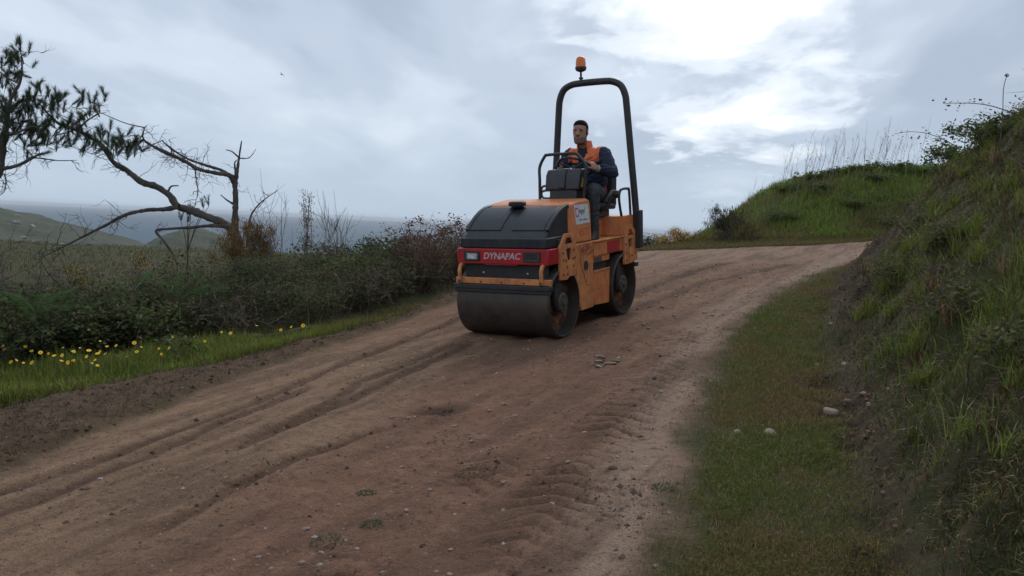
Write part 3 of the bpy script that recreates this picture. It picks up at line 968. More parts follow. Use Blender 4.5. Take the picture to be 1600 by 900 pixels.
# steering console, guard hoop, wheel ---------------------------------
con = MB().prism([(0.10, 1.445), (0.075, 1.60), (0.03, 1.655), (-0.10, 1.665), (-0.13, 1.62), (-0.10, 1.445)], 1, -0.015, 0.385).obj('console', plastic, P_, 0.012, 40, 3)
MB().prism([(0.115, 1.46), (0.092, 1.602), (0.05, 1.662), (-0.05, 1.672), (-0.05, 1.46)], 1, 0.145, 0.225).obj('console_rib', plastic, con, 0.008)
MB().prism([(0.09, 1.345), (0.08, 1.447), (-0.09, 1.447), (-0.05, 1.20)], 1, 0.03, 0.345).obj('console_pedestal', black, con, 0.01)
MB().prism([(0.045, 1.47), (0.005, 1.565), (-0.045, 1.565), (-0.02, 1.47)], 1, 0.3855, 0.3875).obj('warning_sticker', yel_m, con, 0)
ln = smooth_line([(0.03, -0.115, 1.34), (0.02, -0.118, 1.55), (0.0, -0.125, 1.69), (-0.01, -0.068, 1.80), (-0.01, -0.03, 1.818), (-0.01, 0.14, 1.822), (-0.01, 0.285, 1.822), (-0.01, 0.33, 1.80), (0.0, 0.425, 1.69), (0.01, 0.415, 1.55), (0.02, 0.400, 1.34)], 70)
V, F = tube_np(ln, [0.0165] * len(ln), 10)
MB().add(V, F).obj('guard_hoop', black, P_, 0, 60)
ln = smooth_line([(0.02, -0.005, 1.485), (0.02, -0.07, 1.487), (0.02, -0.098, 1.46), (0.02, -0.10, 1.40), (0.02, -0.08, 1.362), (0.02, -0.02, 1.356), (0.02, 0.04, 1.36)], 30)
V, F = tube_np(ln, [0.012] * len(ln), 8)
MB().add(V, F).obj('hose_loop', black, P_, 0, 60)
WC, WR = Vector((-0.165, 0.215, 1.685)), 0.185
wax = Vector((-0.50, 0, 0.866)).normalized()
wu = Vector((0, 1, 0))
wv = wax.cross(wu)
ring = [WC + wu * (WR * math.cos(a)) + wv * (WR * math.sin(a)) for a in np.linspace(0, 2 * math.pi, 41)]
V, F = tube_np([tuple(p) for p in ring], [0.0145] * len(ring), 8)
sw = MB().add(V, F).obj('steering_wheel', plastic, P_, 0, 60)
for k in range(3):
    a = rad(90 + 120 * k)
    MB().tube([tuple(WC - wax * 0.02), tuple(WC + wu * (WR * math.cos(a)) + wv * (WR * math.sin(a)))], 0.010, 6).obj('spoke', plastic, sw, 0, 60)
MB().tube([tuple(WC - wax * 0.25), tuple(WC + wax * 0.005)], [0.022, 0.030], 10).obj('steering_column', black, sw, 0, 50)

# seat ---------------------------------------------------------------
seat_m = surf_mat('seat_vinyl', (0.020, 0.021, 0.023), (0.03, 0.03, 0.032), 0.6, 20.0, bump=0.05)
MB().prism([(-0.36, 1.215), (-0.345, 1.265), (-0.40, 1.285), (-0.72, 1.270), (-0.80, 1.255), (-0.80, 1.20)], 1, -0.04, 0.42).obj('seat_cushion', seat_m, P_, 0.03, 40, 3)
MB().prism([(-0.76, 1.23), (-0.72, 1.30), (-0.765, 1.60), (-0.80, 1.68), (-0.85, 1.68), (-0.86, 1.60), (-0.84, 1.23)], 1, -0.03, 0.41).obj('seat_back', seat_m, P_, 0.03, 40, 3)
MB().box(-0.74, -0.42, 0.04, 0.36, 1.122, 1.205).obj('seat_base', black, P_, 0.01)
lv = smooth_line([(-0.42, 0.33, 1.15), (-0.45, 0.45, 1.24), (-0.48, 0.50, 1.33), (-0.50, 0.53, 1.37)], 14)
V, F = tube_np(lv, [0.018] * len(lv), 8)
lever = MB().add(V, F).obj('control_arm', black, P_, 0, 60)
MB().lathe([(0.505, 0.012), (0.515, 0.042), (0.545, 0.048), (0.575, 0.040), (0.585, 0.015)], (-0.505, 0, 1.375), 1, 14).obj('control_knob', black, lever, 0, 50)
MB().prism([(-0.44, 1.27), (-0.40, 1.30), (-0.60, 1.42), (-0.66, 1.42), (-0.66, 1.37)], 1, 0.43, 0.475).obj('arm_rest', seat_m, P_, 0.015)

# ------------------------------------------------------------------ the driver (laid out in the roller's axes)
SEAT = Vector((-0.57, 0.19, 1.28))
person = empty('person', RMAT @ SEAT, ROT)
tag(person, 'person in navy and orange work jacket and grey trousers driving the road roller', 'person')
skin_m = surf_mat('skin', (0.36, 0.185, 0.120), (0.30, 0.145, 0.095), 0.5, 30.0)
stub_m = surf_mat('stubble', (0.135, 0.078, 0.058), (0.20, 0.11, 0.078), 0.65, 90.0)
hair_m = surf_mat('dark_hair', (0.010, 0.008, 0.007), (0.018, 0.014, 0.012), 0.9, 90.0, bump=0.6, bscale=150, spec=0.1)
navy_m = surf_mat('navy_fleece', (0.012, 0.020, 0.050), (0.009, 0.015, 0.036), 0.85, 18.0, bump=0.9, bscale=13)
ofab_m = surf_mat('orange_fabric', (0.75, 0.17, 0.055), (0.62, 0.13, 0.045), 0.7, 14.0, bump=0.8, bscale=12)
trou_m = surf_mat('grey_trousers', (0.045, 0.048, 0.056), (0.030, 0.032, 0.038), 0.85, 16.0, bump=0.9, bscale=12)
shoe_m = surf_mat('dark_boots', (0.018, 0.015, 0.013), (0.05, 0.038, 0.028), 0.6, 20.0)
shirt_m = surf_mat('dark_tshirt', (0.012, 0.013, 0.018), None, 0.85, 20.0)
# checked shirt
m, t, b, out = new_mat('checked_shirt')
tcn = N(t, 'ShaderNodeTexCoord')
wv1 = N(t, 'ShaderNodeTexWave', bands_direction='Z')
wv1.inputs['Scale'].default_value = 7.0
wv2 = N(t, 'ShaderNodeTexWave', bands_direction='Y')
wv2.inputs['Scale'].default_value = 7.0
for w_ in (wv1, wv2):
    t.links.new(tcn.outputs['Object'], w_.inputs['Vector'])
f_ = math_n(t, 'MULTIPLY', math_n(t, 'ADD', wv1.outputs['Fac'], wv2.outputs['Fac']), 0.5)
t.links.new(ramp(t, f_, [(0.2, (0.035, 0.008, 0.014)), (0.55, (0.20, 0.018, 0.030)), (0.9, (0.30, 0.04, 0.05))]), b.inputs['Base Color'])
b.inputs['Roughness'].default_value = 0.85
checked_m = m


def loft(secs, k=18):
    """secs: (centre, side axis, fwd axis, half width, half depth); closed ends"""
    V = []
    for c, sx_, fx_, a, d in secs:
        c, sx_, fx_ = np.array(c, float), np.array(sx_, float), np.array(fx_, float)
        for i in range(k):
            th = 2 * math.pi * i / k
            ct, stt = math.cos(th), math.sin(th)
            e = 0.85
            V.append(c + sx_ * a * math.copysign(abs(ct) ** e, ct) + fx_ * d * math.copysign(abs(stt) ** e, stt))
    m_ = len(secs)
    F = [(j * k + i, j * k + (i + 1) % k, (j + 1) * k + (i + 1) % k, (j + 1) * k + i) for j in range(m_ - 1) for i in range(k)]
    F += [tuple(range(k - 1, -1, -1)), tuple((m_ - 1) * k + i for i in range(k))]
    return V, F


def ell(c, r, k=16, n=10):
    V, F = [], []
    for j in range(n + 1):
        ph = math.pi * j / n
        for i in range(k):
            th = 2 * math.pi * i / k
            V.append((c[0] + r[0] * math.sin(ph) * math.cos(th), c[1] + r[1] * math.sin(ph) * math.sin(th), c[2] + r[2] * math.cos(ph)))
    for j in range(n):
        for i in range(k):
            F.append((j * k + i, j * k + (i + 1) % k, (j + 1) * k + (i + 1) % k, (j + 1) * k + i))
    return V, F


def remesh(mb, name, voxel, mats, smooth_it=4, pick=None, parent=None, fold=0.0):
    me = bpy.data.meshes.new(name)
    me.from_pydata(mb.v, [], mb.f)
    bm = bmesh.new()
    bm.from_mesh(me)
    bmesh.ops.remove_doubles(bm, verts=bm.verts, dist=1e-5)
    bmesh.ops.recalc_face_normals(bm, faces=bm.faces)
    bm.to_mesh(me)
    bm.free()
    o = bpy.data.objects.new(name, me)
    COL.objects.link(o)
    r_ = o.modifiers.new('r', 'REMESH')
    r_.mode = 'VOXEL'
    r_.voxel_size = voxel
    s_ = o.modifiers.new('s', 'SMOOTH')
    s_.iterations = smooth_it
    s_.factor = 0.5
    dg = bpy.context.evaluated_depsgraph_get()
    nm_ = bpy.data.meshes.new_from_object(o.evaluated_get(dg))
    o.modifiers.clear()
    o.data = nm_
    nm_.name = name
    nm_.materials.clear()
    for q in mats:
        nm_.materials.append(q)
    nm_.polygons.foreach_set('use_smooth', [True] * len(nm_.polygons))
    if pick:
        cs = np.zeros(len(nm_.polygons) * 3)
        nm_.polygons.foreach_get('center', cs)
        mi = pick(cs.reshape(-1, 3)).astype(np.int32)
        nm_.polygons.foreach_set('material_index', mi)
    if fold:
        co = np.zeros(len(nm_.vertices) * 3)
        no = np.zeros(len(nm_.vertices) * 3)
        nm_.vertices.foreach_get('co', co)
        nm_.vertices.foreach_get('normal', no)
        co, no = co.reshape(-1, 3), no.reshape(-1, 3)
        w_ = fbm(co[:, 0] + 2.1 * co[:, 1] + 5, co[:, 2] * 2.2 - co[:, 1] + 3, 9.0, 3)
        co = co + no * (fold * (np.abs(w_) * 2 - 0.6))[:, None]
        nm_.vertices.foreach_set('co', co.ravel())
        nm_.update()
    nm_.transform(Matrix.Translation(-SEAT))
    o.parent = parent
    return o


def lp(a, b, u):
    return np.array(a, float) * (1 - u) + np.array(b, float) * u


J = dict(pel=(-0.58, 0.19, 1.37), wst=(-0.60, 0.19, 1.55), chs=(-0.575, 0.185, 1.73), nkb=(-0.545, 0.165, 1.875), nkt=(-0.505, 0.150, 1.955),
         shL=(-0.555, 0.375, 1.815), elL=(-0.44, 0.535, 1.610), wrL=(-0.245, 0.455, 1.655), hdL=(-0.165, 0.405, 1.690),
         shR=(-0.545, -0.015, 1.815), elR=(-0.44, -0.150, 1.610), wrR=(-0.250, -0.025, 1.660), hdR=(-0.165, 0.025, 1.690),
         hpL=(-0.56, 0.285, 1.365), knL=(-0.150, 0.440, 1.425), anL=(-0.135, 0.440, 0.99),
         hpR=(-0.56, 0.095, 1.365), knR=(-0.150, 0.010, 1.425), anR=(-0.135, 0.005, 0.99))
HY = rad(8)
HF, HS = np.array([math.cos(HY), math.sin(HY), 0]), np.array([-math.sin(HY), math.cos(HY), 0])
HC = np.array([-0.478, 0.140, 2.060])


def hp_(f, s, u):
    """a point in head axes: forward, its left, up"""
    return HC + HF * f + HS * s + np.array([0, 0, u])


def limb(mb, pts, rs, k=14):
    L = smooth_line(pts, 4 * len(pts))
    R_ = np.interp(np.linspace(0, 1, len(L)), np.linspace(0, 1, len(rs)), rs)
    V, F = tube_np(L, R_, k)
    n = len(L)
    mb.add(V, [tuple(q) for q in F] + [tuple(range(k - 1, -1, -1)), tuple((n - 1) * k + i for i in range(k))])


Yv, Xv = (0, 1, 0), (1, 0, 0)


def torso(mb, g):
    mb.add(*loft([((-0.575, 0.19, 1.285), Yv, Xv, 0.165 + g, 0.115 + g), ((-0.585, 0.19, 1.36), Yv, Xv, 0.180 + g, 0.125 + g), ((-0.60, 0.19, 1.47), Yv, Xv, 0.170 + g, 0.122 + g), ((-0.60, 0.19, 1.58), Yv, Xv, 0.170 + g, 0.120 + g),
                  ((-0.585, 0.187, 1.69), Yv, Xv, 0.185 + g, 0.122 + g), ((-0.57, 0.185, 1.78), Yv, Xv, 0.190 + g, 0.112 + g), ((-0.56, 0.180, 1.845), Yv, Xv, 0.150 + g, 0.088 + g), ((-0.548, 0.170, 1.88), Yv, Xv, 0.080 + g * 0.6, 0.070 + g * 0.5)]))


def arms(mb, g, upto_wrist=True):
    for s in 'LR':
        limb(mb, [lp(J['sh' + s], J['chs'], 0.3), J['sh' + s], lp(J['sh' + s], J['el' + s], 0.5), J['el' + s], lp(J['el' + s], J['wr' + s], 0.5), J['wr' + s]],
             [0.070 + g, 0.068 + g, 0.056 + g, 0.047 + g, 0.042 + g, 0.031 + g * 0.9])


def legs(mb, g):
    for s in 'LR':
        limb(mb, [J['hp' + s], lp(J['hp' + s], J['kn' + s], 0.5), J['kn' + s], lp(J['kn' + s], J['an' + s], 0.45), J['an' + s]], [0.098 + g, 0.086 + g, 0.063 + g, 0.056 + g, 0.040 + g])


body = MB()
torso(body, -0.012)
arms(body, -0.010)
legs(body, -0.008)
limb(body, [J['chs'], J['nkb'], J['nkt'], tuple(hp_(-0.01, 0, -0.03))], [0.06, 0.060, 0.056, 0.056])
# head: skull, jaw, brow, nose, lips, ears
secs = [(-0.130, 0.030, 0.026, 0.052), (-0.118, 0.052, 0.047, 0.043), (-0.095, 0.064, 0.064, 0.026), (-0.060, 0.071, 0.079, 0.012), (-0.020, 0.073, 0.090, 0.002), (0.020, 0.076, 0.098, -0.006), (0.060, 0.075, 0.099, -0.010), (0.095, 0.066, 0.086, -0.012), (0.118, 0.048, 0.062, -0.012), (0.130, 0.022, 0.030, -0.012)]
body.add(*loft([(hp_(f, 0, u), HS, HF, a, d) for u, a, d, f in secs], 22))
body.add(*loft([(hp_(0.088, 0, 0.022), HS, HF, 0.008, 0.008), (hp_(0.098, 0, 0.0), HS, HF, 0.011, 0.012), (hp_(0.106, 0, -0.022), HS, HF, 0.015, 0.016), (hp_(0.100, 0, -0.036), HS, HF, 0.017, 0.012)], 10))
for s in (-1, 1):
    body.add(*ell(hp_(0.078, s * 0.032, 0.028), (0.020, 0.026, 0.009)))
    body.add(*ell(hp_(-0.012, s * 0.078, -0.005), (0.018, 0.010, 0.032)))
body.add(*ell(hp_(0.083, 0, -0.062), (0.014, 0.026, 0.007)))
body.add(*ell(hp_(0.080, 0, -0.077), (0.014, 0.022, 0.008)))
# hands closed round the rim of the wheel, five fingers each
for s, sg in (('L', 1), ('R', -1)):
    wr_, hd_ = np.array(J['wr' + s]), np.array(J['hd' + s])
    body.add(*loft([(lp(wr_, hd_, u), np.array(wax), np.array(wu) * 1.0, a, d) for u, a, d in ((-0.1, 0.027, 0.021), (0.35, 0.036, 0.019), (0.8, 0.042, 0.017), (1.0, 0.040, 0.014))], 12))
    dirv = hd_ - wr_
    dirv /= np.linalg.norm(dirv)
    inn = np.array([0.0, -sg, 0.0])
    axn = np.array(wax)
    for q in range(4):
        b0 = hd_ + axn * (0.030 - 0.020 * q) - dirv * 0.01
        ln_ = (0.036, 0.042, 0.038, 0.030)[q]
        limb(body, [b0, b0 + dirv * ln_ * 0.8 + inn * 0.004, b0 + dirv * ln_ * 0.95 + inn * 0.030, b0 + dirv * ln_ * 0.35 + inn * 0.046], [0.0095, 0.0092, 0.0085, 0.0075], 8)
    b0 = lp(wr_, hd_, 0.45) + axn * 0.036
    limb(body, [b0, b0 + dirv * 0.03 + axn * 0.012 + inn * 0.012, b0 + dirv * 0.052 + inn * 0.034], [0.012, 0.0105, 0.0085], 8)
for s in 'LR':
    a = np.array(J['an' + s])
    body.add(*loft([(a + np.array([-0.02, 0, 0.0]), Yv, Xv, 0.036, 0.040), (a + np.array([-0.01, 0, -0.04]), Yv, Xv, 0.036, 0.05), (a + np.array([0.03, 0, -0.072]), Yv, Xv, 0.038, 0.10)], 12))


def pick_body(c):
    d = c - HC
    f, s_, u = d @ HF, d @ HS, d[:, 2]
    beard = (u < -0.040) & (u > -0.14) & (f > -0.03) & ~((np.abs(s_) < 0.024) & (np.abs(u + 0.069) < 0.011)) & (c[:, 2] > 1.90)
    beard &= ~((u > -0.055) & (np.abs(s_) > 0.02) & (f > 0.03))
    return np.where(beard, 1, 0)


bo = remesh(body, 'body', 0.0072, [skin_m, stub_m], 3, pick_body, person)

tr = MB()
legs(tr, 0.008)
tr.add(*loft([((-0.575, 0.19, 1.275), Yv, Xv, 0.172, 0.125), ((-0.585, 0.19, 1.36), Yv, Xv, 0.190, 0.135), ((-0.595, 0.19, 1.44), Yv, Xv, 0.180, 0.130)]))
remesh(tr, 'trousers', 0.010, [trou_m], 4, None, person, 0.010)
for s in 'LR':
    bt = MB()
    a = np.array(J['an' + s])
    bt.add(*loft([(a + np.array([-0.02, 0, 0.09]), Yv, Xv, 0.052, 0.056), (a + np.array([-0.015, 0, 0.0]), Yv, Xv, 0.050, 0.060), (a + np.array([0.0, 0, -0.045]), Yv, Xv, 0.050, 0.085), (a + np.array([0.03, 0, -0.072]), Yv, Xv, 0.050, 0.118), (a + np.array([0.03, 0, -0.086]), Yv, Xv, 0.052, 0.122)], 14))
    remesh(bt, 'boot', 0.010, [shoe_m], 3, None, person)
sh = MB()
sh.add(*loft([((-0.575, 0.19, 1.355), Yv, Xv, 0.200, 0.148), ((-0.59, 0.19, 1.42), Yv, Xv, 0.196, 0.146), ((-0.60, 0.19, 1.50), Yv, Xv, 0.185, 0.136), ((-0.60, 0.19, 1.58), Yv, Xv, 0.178, 0.128)]))
remesh(sh, 'checked_shirt', 0.010, [checked_m], 4, None, person)
ts = MB()
ts.add(*loft([((-0.57, 0.185, 1.72), Yv, Xv, 0.15, 0.124), ((-0.555, 0.178, 1.80), Yv, Xv, 0.12, 0.112), ((-0.54, 0.168, 1.875), Yv, Xv, 0.076, 0.078)]))
remesh(ts, 'undershirt', 0.009, [shirt_m], 3, None, person)
# jacket: padded torso and sleeves, open at the throat, stand-up collar
jk = MB()
jk.add(*loft([((-0.60, 0.19, 1.475), Yv, Xv, 0.192, 0.150), ((-0.603, 0.19, 1.52), Yv, Xv, 0.200, 0.158), ((-0.605, 0.19, 1.60), Yv, Xv, 0.196, 0.152), ((-0.592, 0.187, 1.70), Yv, Xv, 0.206, 0.152), ((-0.575, 0.185, 1.79), Yv, Xv, 0.208, 0.138), ((-0.566, 0.180, 1.85), Yv, Xv, 0.168, 0.104), ((-0.560, 0.172, 1.895), Yv, Xv, 0.095, 0.078)]))
arms(jk, 0.022)
for s in 'LR':
    jk.add(*ell(J['sh' + s], (0.095, 0.075, 0.085)))
    w0, w1 = lp(J['el' + s], J['wr' + s], 0.86), lp(J['el' + s], J['wr' + s], 0.98)
    limb(jk, [w0, lp(w0, w1, 0.5), w1], [0.052, 0.055, 0.050], 12)


def pick_jk(c):
    yoke = (c[:, 2] > 1.735 + 0.05 * np.clip(np.abs(c[:, 1] - 0.18) - 0.12, -0.05, 1)) & (np.abs(c[:, 1] - 0.18) < 0.185)
    throat = (np.abs(c[:, 1] - 0.165 + 0.01) < 0.02 + 0.30 * np.clip(c[:, 2] - 1.70, 0, 1)) & (c[:, 0] > -0.53) & (c[:, 2] > 1.66)
    r = np.where(yoke, 1, 0)
    return np.where(throat, 2, r)


remesh(jk, 'jacket', 0.009, [navy_m, ofab_m, shirt_m], 4, pick_jk, person, 0.011)
cl_ = MB()
for k in range(1):
    n = 28
    V, F = [], []
    for j, (zz, gr) in enumerate(((1.855, 0.098), (1.90, 0.088), (1.945, 0.082), (1.962, 0.080), (1.962, 0.068), (1.90, 0.072), (1.855, 0.080))):
        for i in range(n):
            th = rad(42) + (2 * math.pi - rad(84)) * i / (n - 1)
            droop = 0.05 * max(0, math.cos(th)) ** 2
            V.append((-0.545 + 0.02 * (zz - 1.85) / 0.1 + gr * math.cos(th) * 1.02, 0.163 + gr * 1.02 * math.sin(th), zz - droop + 0.012 * (1 - math.cos(th)) * 0.5))
    m_ = 7
    for j in range(m_):
        for i in range(n - 1):
            F.append((j * n + i, j * n + i + 1, ((j + 1) % m_) * n + i + 1, ((j + 1) % m_) * n + i))
    for e in (0, n - 1):
        F.append(tuple(j * n + e for j in range(m_)))
    cl_.add(V, F)
cl_.v = [tuple(np.array(p) - np.array(SEAT)) for p in cl_.v]
cl_.obj('collar', ofab_m, person, 0.004, 50)
# hair: short cap
hr = MB()
hr.add(*loft([(hp_(f, 0, u), HS, HF, a, d) for u, a, d, f in ((0.015, 0.070, 0.056, -0.060), (0.050, 0.0800, 0.082, -0.036), (0.075, 0.0795, 0.098, -0.016), (0.102, 0.0700, 0.089, -0.012), (0.126, 0.050, 0.066, -0.012), (0.137, 0.025, 0.034, -0.012))], 22))
hr.add(*loft([(hp_(f, 0, u), HS, HF, a, d) for u, a, d, f in ((-0.055, 0.050, 0.030, -0.058), (-0.02, 0.068, 0.045, -0.055), (0.02, 0.0765, 0.065, -0.045), (0.05, 0.077, 0.07, -0.04))], 20))
for s in (-1, 1):
    hr.add(*ell(hp_(0.010, s * 0.0735, 0.010), (0.016, 0.007, 0.050)))
remesh(hr, 'hair', 0.0060, [hair_m], 2, None, person)
eyem = surf_mat('eye_dark', (0.03, 0.02, 0.016), None, 0.3, 30.0)
for s in (-1, 1):
    V, F = ell(hp_(0.0835, s * 0.029, 0.0115) - np.array(SEAT), (0.006, 0.011, 0.0042), 10, 6)
    MB().add(V, F).obj('eye', eyem, person, 0, 60)
    V, F = ell(hp_(0.0895, s * 0.029, 0.031) - np.array(SEAT), (0.007, 0.020, 0.0065), 10, 6)
    MB().add(V, F).obj('eyebrow', hair_m, person, 0, 60)
V, F = ell(hp_(0.093, 0, -0.069) - np.array(SEAT), (0.006, 0.020, 0.0026), 10, 6)
MB().add(V, F).obj('mouth', surf_mat('lips', (0.16, 0.065, 0.05), None, 0.5, 30.0), person, 0, 60)
# wrist watch
wa, wb = lp(J['el' + 'L'], J['wrL'], 0.985), lp(J['elL'], J['wrL'], 1.06)
MB().tube([tuple(wa - np.array(SEAT)), tuple(wb - np.array(SEAT))], 0.037, 14).obj('wrist_watch', bolt_m, person, 0.003, 50)

# ------------------------------------------------------------------ vegetation materials
grass_m = veg_mat('grass_blade', 0.3, 0.6, 0.3, (1.28, 1.02, 0.95))
leaf_m = veg_mat('leaf', 0.38, 0.75, 0.15, (1.12, 1.0, 0.95))
bark_m = veg_mat('bark', 0.0, 0.9, 0.2)
needle_m = veg_mat('pine_needle', 0.2, 0.5)


def jitter_col(base, n, amt=0.25):
    base = np.asarray(base, float)
    k = 1 + amt * rng.uniform(-1, 1, (n, 1))
    return np.clip(base * k + 0.006 * rng.uniform(-1, 1, (n, 3)), 0.004, 1)


def palette(cols, w, n):
    cols = np.array(cols)
    w = np.array(w, float)
    return cols[rng.choice(len(cols), n, p=w / w.sum())]


def blades(P, L, Wd, lean, az, col, tipcol=None):
    """curved three-triangle blades"""
    n = len(P)
    d = np.stack([np.cos(az), np.sin(az), np.zeros(n)], 1)
    tw = az + np.pi / 2 + rng.normal(0, 0.6, n)
    s = np.stack([np.cos(tw), np.sin(tw), np.zeros(n)], 1) * (Wd / 2)[:, None]
    up = np.array([0, 0, 1.0])
    l1, l2 = lean * 0.55, np.minimum(lean * 1.35, 1.75)
    m = P + (d * np.sin(l1)[:, None] + up * np.cos(l1)[:, None]) * (L * 0.5)[:, None]
    t = m + (d * np.sin(l2)[:, None] + up * np.cos(l2)[:, None]) * (L * 0.5)[:, None]
    V = np.stack([P - s, P + s, m - s * 0.75, m + s * 0.75, t], 1).reshape(-1, 3)
    b = np.arange(n)[:, None] * 5
    F = np.stack([b + [0, 1, 3], b + [0, 3, 2], b + [2, 3, 4]], 1).reshape(-1, 3)
    tip = col if tipcol is None else tipcol
    C = np.stack([col, col, col, col, tip], 1).reshape(-1, 3)
    return V, F, C


def scatter(n, x0, x1, y0, y1, prob, near=0.0, fine=False):
    """n points kept with probability prob(masks); near>0 favours the nearer ground"""
    X, Y, k = [], [], 0
    for _ in range(60):
        m_ = int(n * 1.2)
        x = rng.uniform(x0, x1, m_)
        if near:
            u = rng.random(m_)
            e = 1 - near
            y = (y0 ** e + u * (y1 ** e - y0 ** e)) ** (1 / e) if abs(e) > 1e-6 else y0 * (y1 / y0) ** u
        else:
            y = rng.uniform(y0, y1, m_)
        M = terrain(x, y, fine)
        keep = rng.random(m_) < prob(M, x, y)
        X.append(np.stack([x, y, M['z']], 1)[keep])
        k += keep.sum()
        if k >= n:
            break
    return np.vstack(X)[:n]


def stuff(name, parts, mat):
    g = Geo()
    for p in parts:
        g.add(*p)
    o = g.obj(name, mat)
    o['kind'] = 'stuff'
    return o


G_DARK, G_MID, G_LUSH, G_OLIVE, STRAW, BROWN, DEAD = (0.030, 0.048, 0.014), (0.072, 0.098, 0.026), (0.095, 0.160, 0.028), (0.105, 0.098, 0.036), (0.210, 0.165, 0.090), (0.110, 0.078, 0.045), (0.060, 0.045, 0.032)

# --- short verge beside the track
P = scatter(82000, -0.5, 6.5, 1.9, 15, lambda M, x, y: M['verge'] * (0.35 + 0.65 * sstep(0.0, 0.3, M['dR'])) * (1 - 0.55 * M['soil']) * (0.45 + 0.55 * (fbm(x, y, 2.2, 3) > -0.25)), 1.1)
n = len(P)
pn = 1.0 * fbm(P[:, 0], P[:, 1], 1.5, 4) + 0.12 + rng.normal(0, 0.30, n)
dist = np.hypot(P[:, 0], P[:, 1])
col = np.where((pn > 0.22)[:, None], (0.085, 0.135, 0.024), np.where((pn > -0.2)[:, None], (0.118, 0.125, 0.034), (0.140, 0.112, 0.050)))
col = np.where((rng.random(n) < 0.07)[:, None], (0.26, 0.20, 0.10), col) * (0.8 + 0.5 * rng.random((n, 1)))
Lb = rng.uniform(0.018, 0.05, n) * (1 + 0.5 * np.clip(pn, 0, 1))
stuff('verge_grass', [blades(P, Lb, rng.uniform(0.002, 0.0035, n) * (0.6 + dist / 8), rng.uniform(0.2, 1.3, n), rng.uniform(0, 6.28, n), col)], grass_m)

# --- rough bank: hay, tussocks and lush patches
def bank_p(M, x, y):
    return sstep(0.02, 0.25, M['dB']) * np.clip(1 - 1.15 * M['soil'], 0.06, 1) * (M['dB'] < 5) * (0.42 + 0.58 * (fbm(x, y + 3, 3.2, 3) > -0.05))
P = scatter(175000, 0.8, 13, 1.6, 17.5, bank_p, 1.25)
n = len(P)
dist = np.hypot(P[:, 0], P[:, 1])
pn = fbm(P[:, 0], P[:, 1], 0.75, 3)
p2 = fbm(P[:, 0] + 31, P[:, 1], 1.6, 3)
r_ = rng.random(n)
lush = np.clip(pn * 2.4 - 0.08 + p2 * 1.5, 0, 1)
isl = r_ < 0.30 + 0.6 * lush
hay = palette([(0.21, 0.165, 0.085), (0.105, 0.078, 0.042), (0.042, 0.034, 0.023), (0.085, 0.090, 0.032)], [0.14, 0.22, 0.32, 0.32], n)
grn = palette([(0.10, 0.17, 0.035), (0.070, 0.125, 0.026), (0.050, 0.080, 0.022), (0.095, 0.100, 0.036)], [0.22, 0.3, 0.3, 0.18], n)
col = np.where(isl[:, None], grn, hay) * (0.75 + 0.5 * rng.random((n, 1)))
Lb = np.where(isl, rng.uniform(0.05, 0.17, n), rng.uniform(0.05, 0.19, n)) * (0.6 + 0.55 * lush)
az = np.pi + rng.normal(0.3, 1.7, n)
lean = np.where(isl, rng.uniform(0.2, 1.3, n), rng.uniform(0.7, 1.6, n))
stuff('bank_grass', [blades(P, Lb, rng.uniform(0.003, 0.0065, n) * (0.6 + dist / 9), lean, az, col, col * 1.1)], grass_m)

# --- coarse tussocks standing out of the bank
P0 = scatter(620, 1.2, 11, 2.0, 15.5, lambda M, x, y: sstep(0.15, 0.4, M['dB']) * (1 - M['soil']) * (M['dB'] < 4), 0.9)
k = 55
P = np.repeat(P0, k, 0) + rng.normal(0, 0.035, (len(P0) * k, 3)) * [1, 1, 0]
n = len(P)
az = rng.uniform(0, 6.28, n)
kind_ = np.repeat(rng.random(len(P0)), k)
col = np.where((kind_ < 0.82)[:, None], palette([(0.13, 0.21, 0.04), G_LUSH, (0.16, 0.17, 0.05)], [0.4, 0.4, 0.2], n), palette([(0.21, 0.17, 0.09), (0.125, 0.10, 0.055), (0.07, 0.055, 0.038)], [0.3, 0.4, 0.3], n)) * (0.75 + 0.5 * rng.random((n, 1)))
sz = np.repeat(rng.uniform(0.7, 1.35, len(P0)), k)
stuff('bank_tussocks', [blades(P, rng.uniform(0.08, 0.24, n) * sz, rng.uniform(0.004, 0.007, n) * (0.7 + P[:, 1] / 14), rng.uniform(0.2, 1.25, n), az, col, col * 1.15)], grass_m)

# --- green strip with flowers on the left
P = scatter(46000, -6.5, -0.6, 4.6, 11.8, lambda M, x, y: M['strip'] * (0.5 + 0.5 * (fbm(x, y, 2.5, 2) > -0.2)) * (1 - 0.65 * sstep(8.6, 10.2, y)), 0.5)
n = len(P)
col = palette([(0.11, 0.18, 0.03), (0.16, 0.24, 0.035), G_MID, (0.15, 0.14, 0.05)], [0.42, 0.3, 0.16, 0.12], n) * (0.75 + 0.5 * rng.random((n, 1)))
far_ = sstep(8.0, 10.0, P[:, 1])
pn = fbm(P[:, 0], P[:, 1], 1.8, 3)
Lb = rng.uniform(0.05, 0.21, n) * (1 - 0.6 * far_) * (0.55 + 1.1 * np.clip(pn + 0.3, 0, 1))
col = col * (1 - far_[:, None] * 0.6) + np.array(BROWN) * far_[:, None] * 0.6
stuff('strip_grass', [blades(P, Lb, rng.uniform(0.003, 0.008, n), rng.uniform(0.05, 1.1, n), rng.uniform(0, 6.28, n), col, col * 1.15)], grass_m)

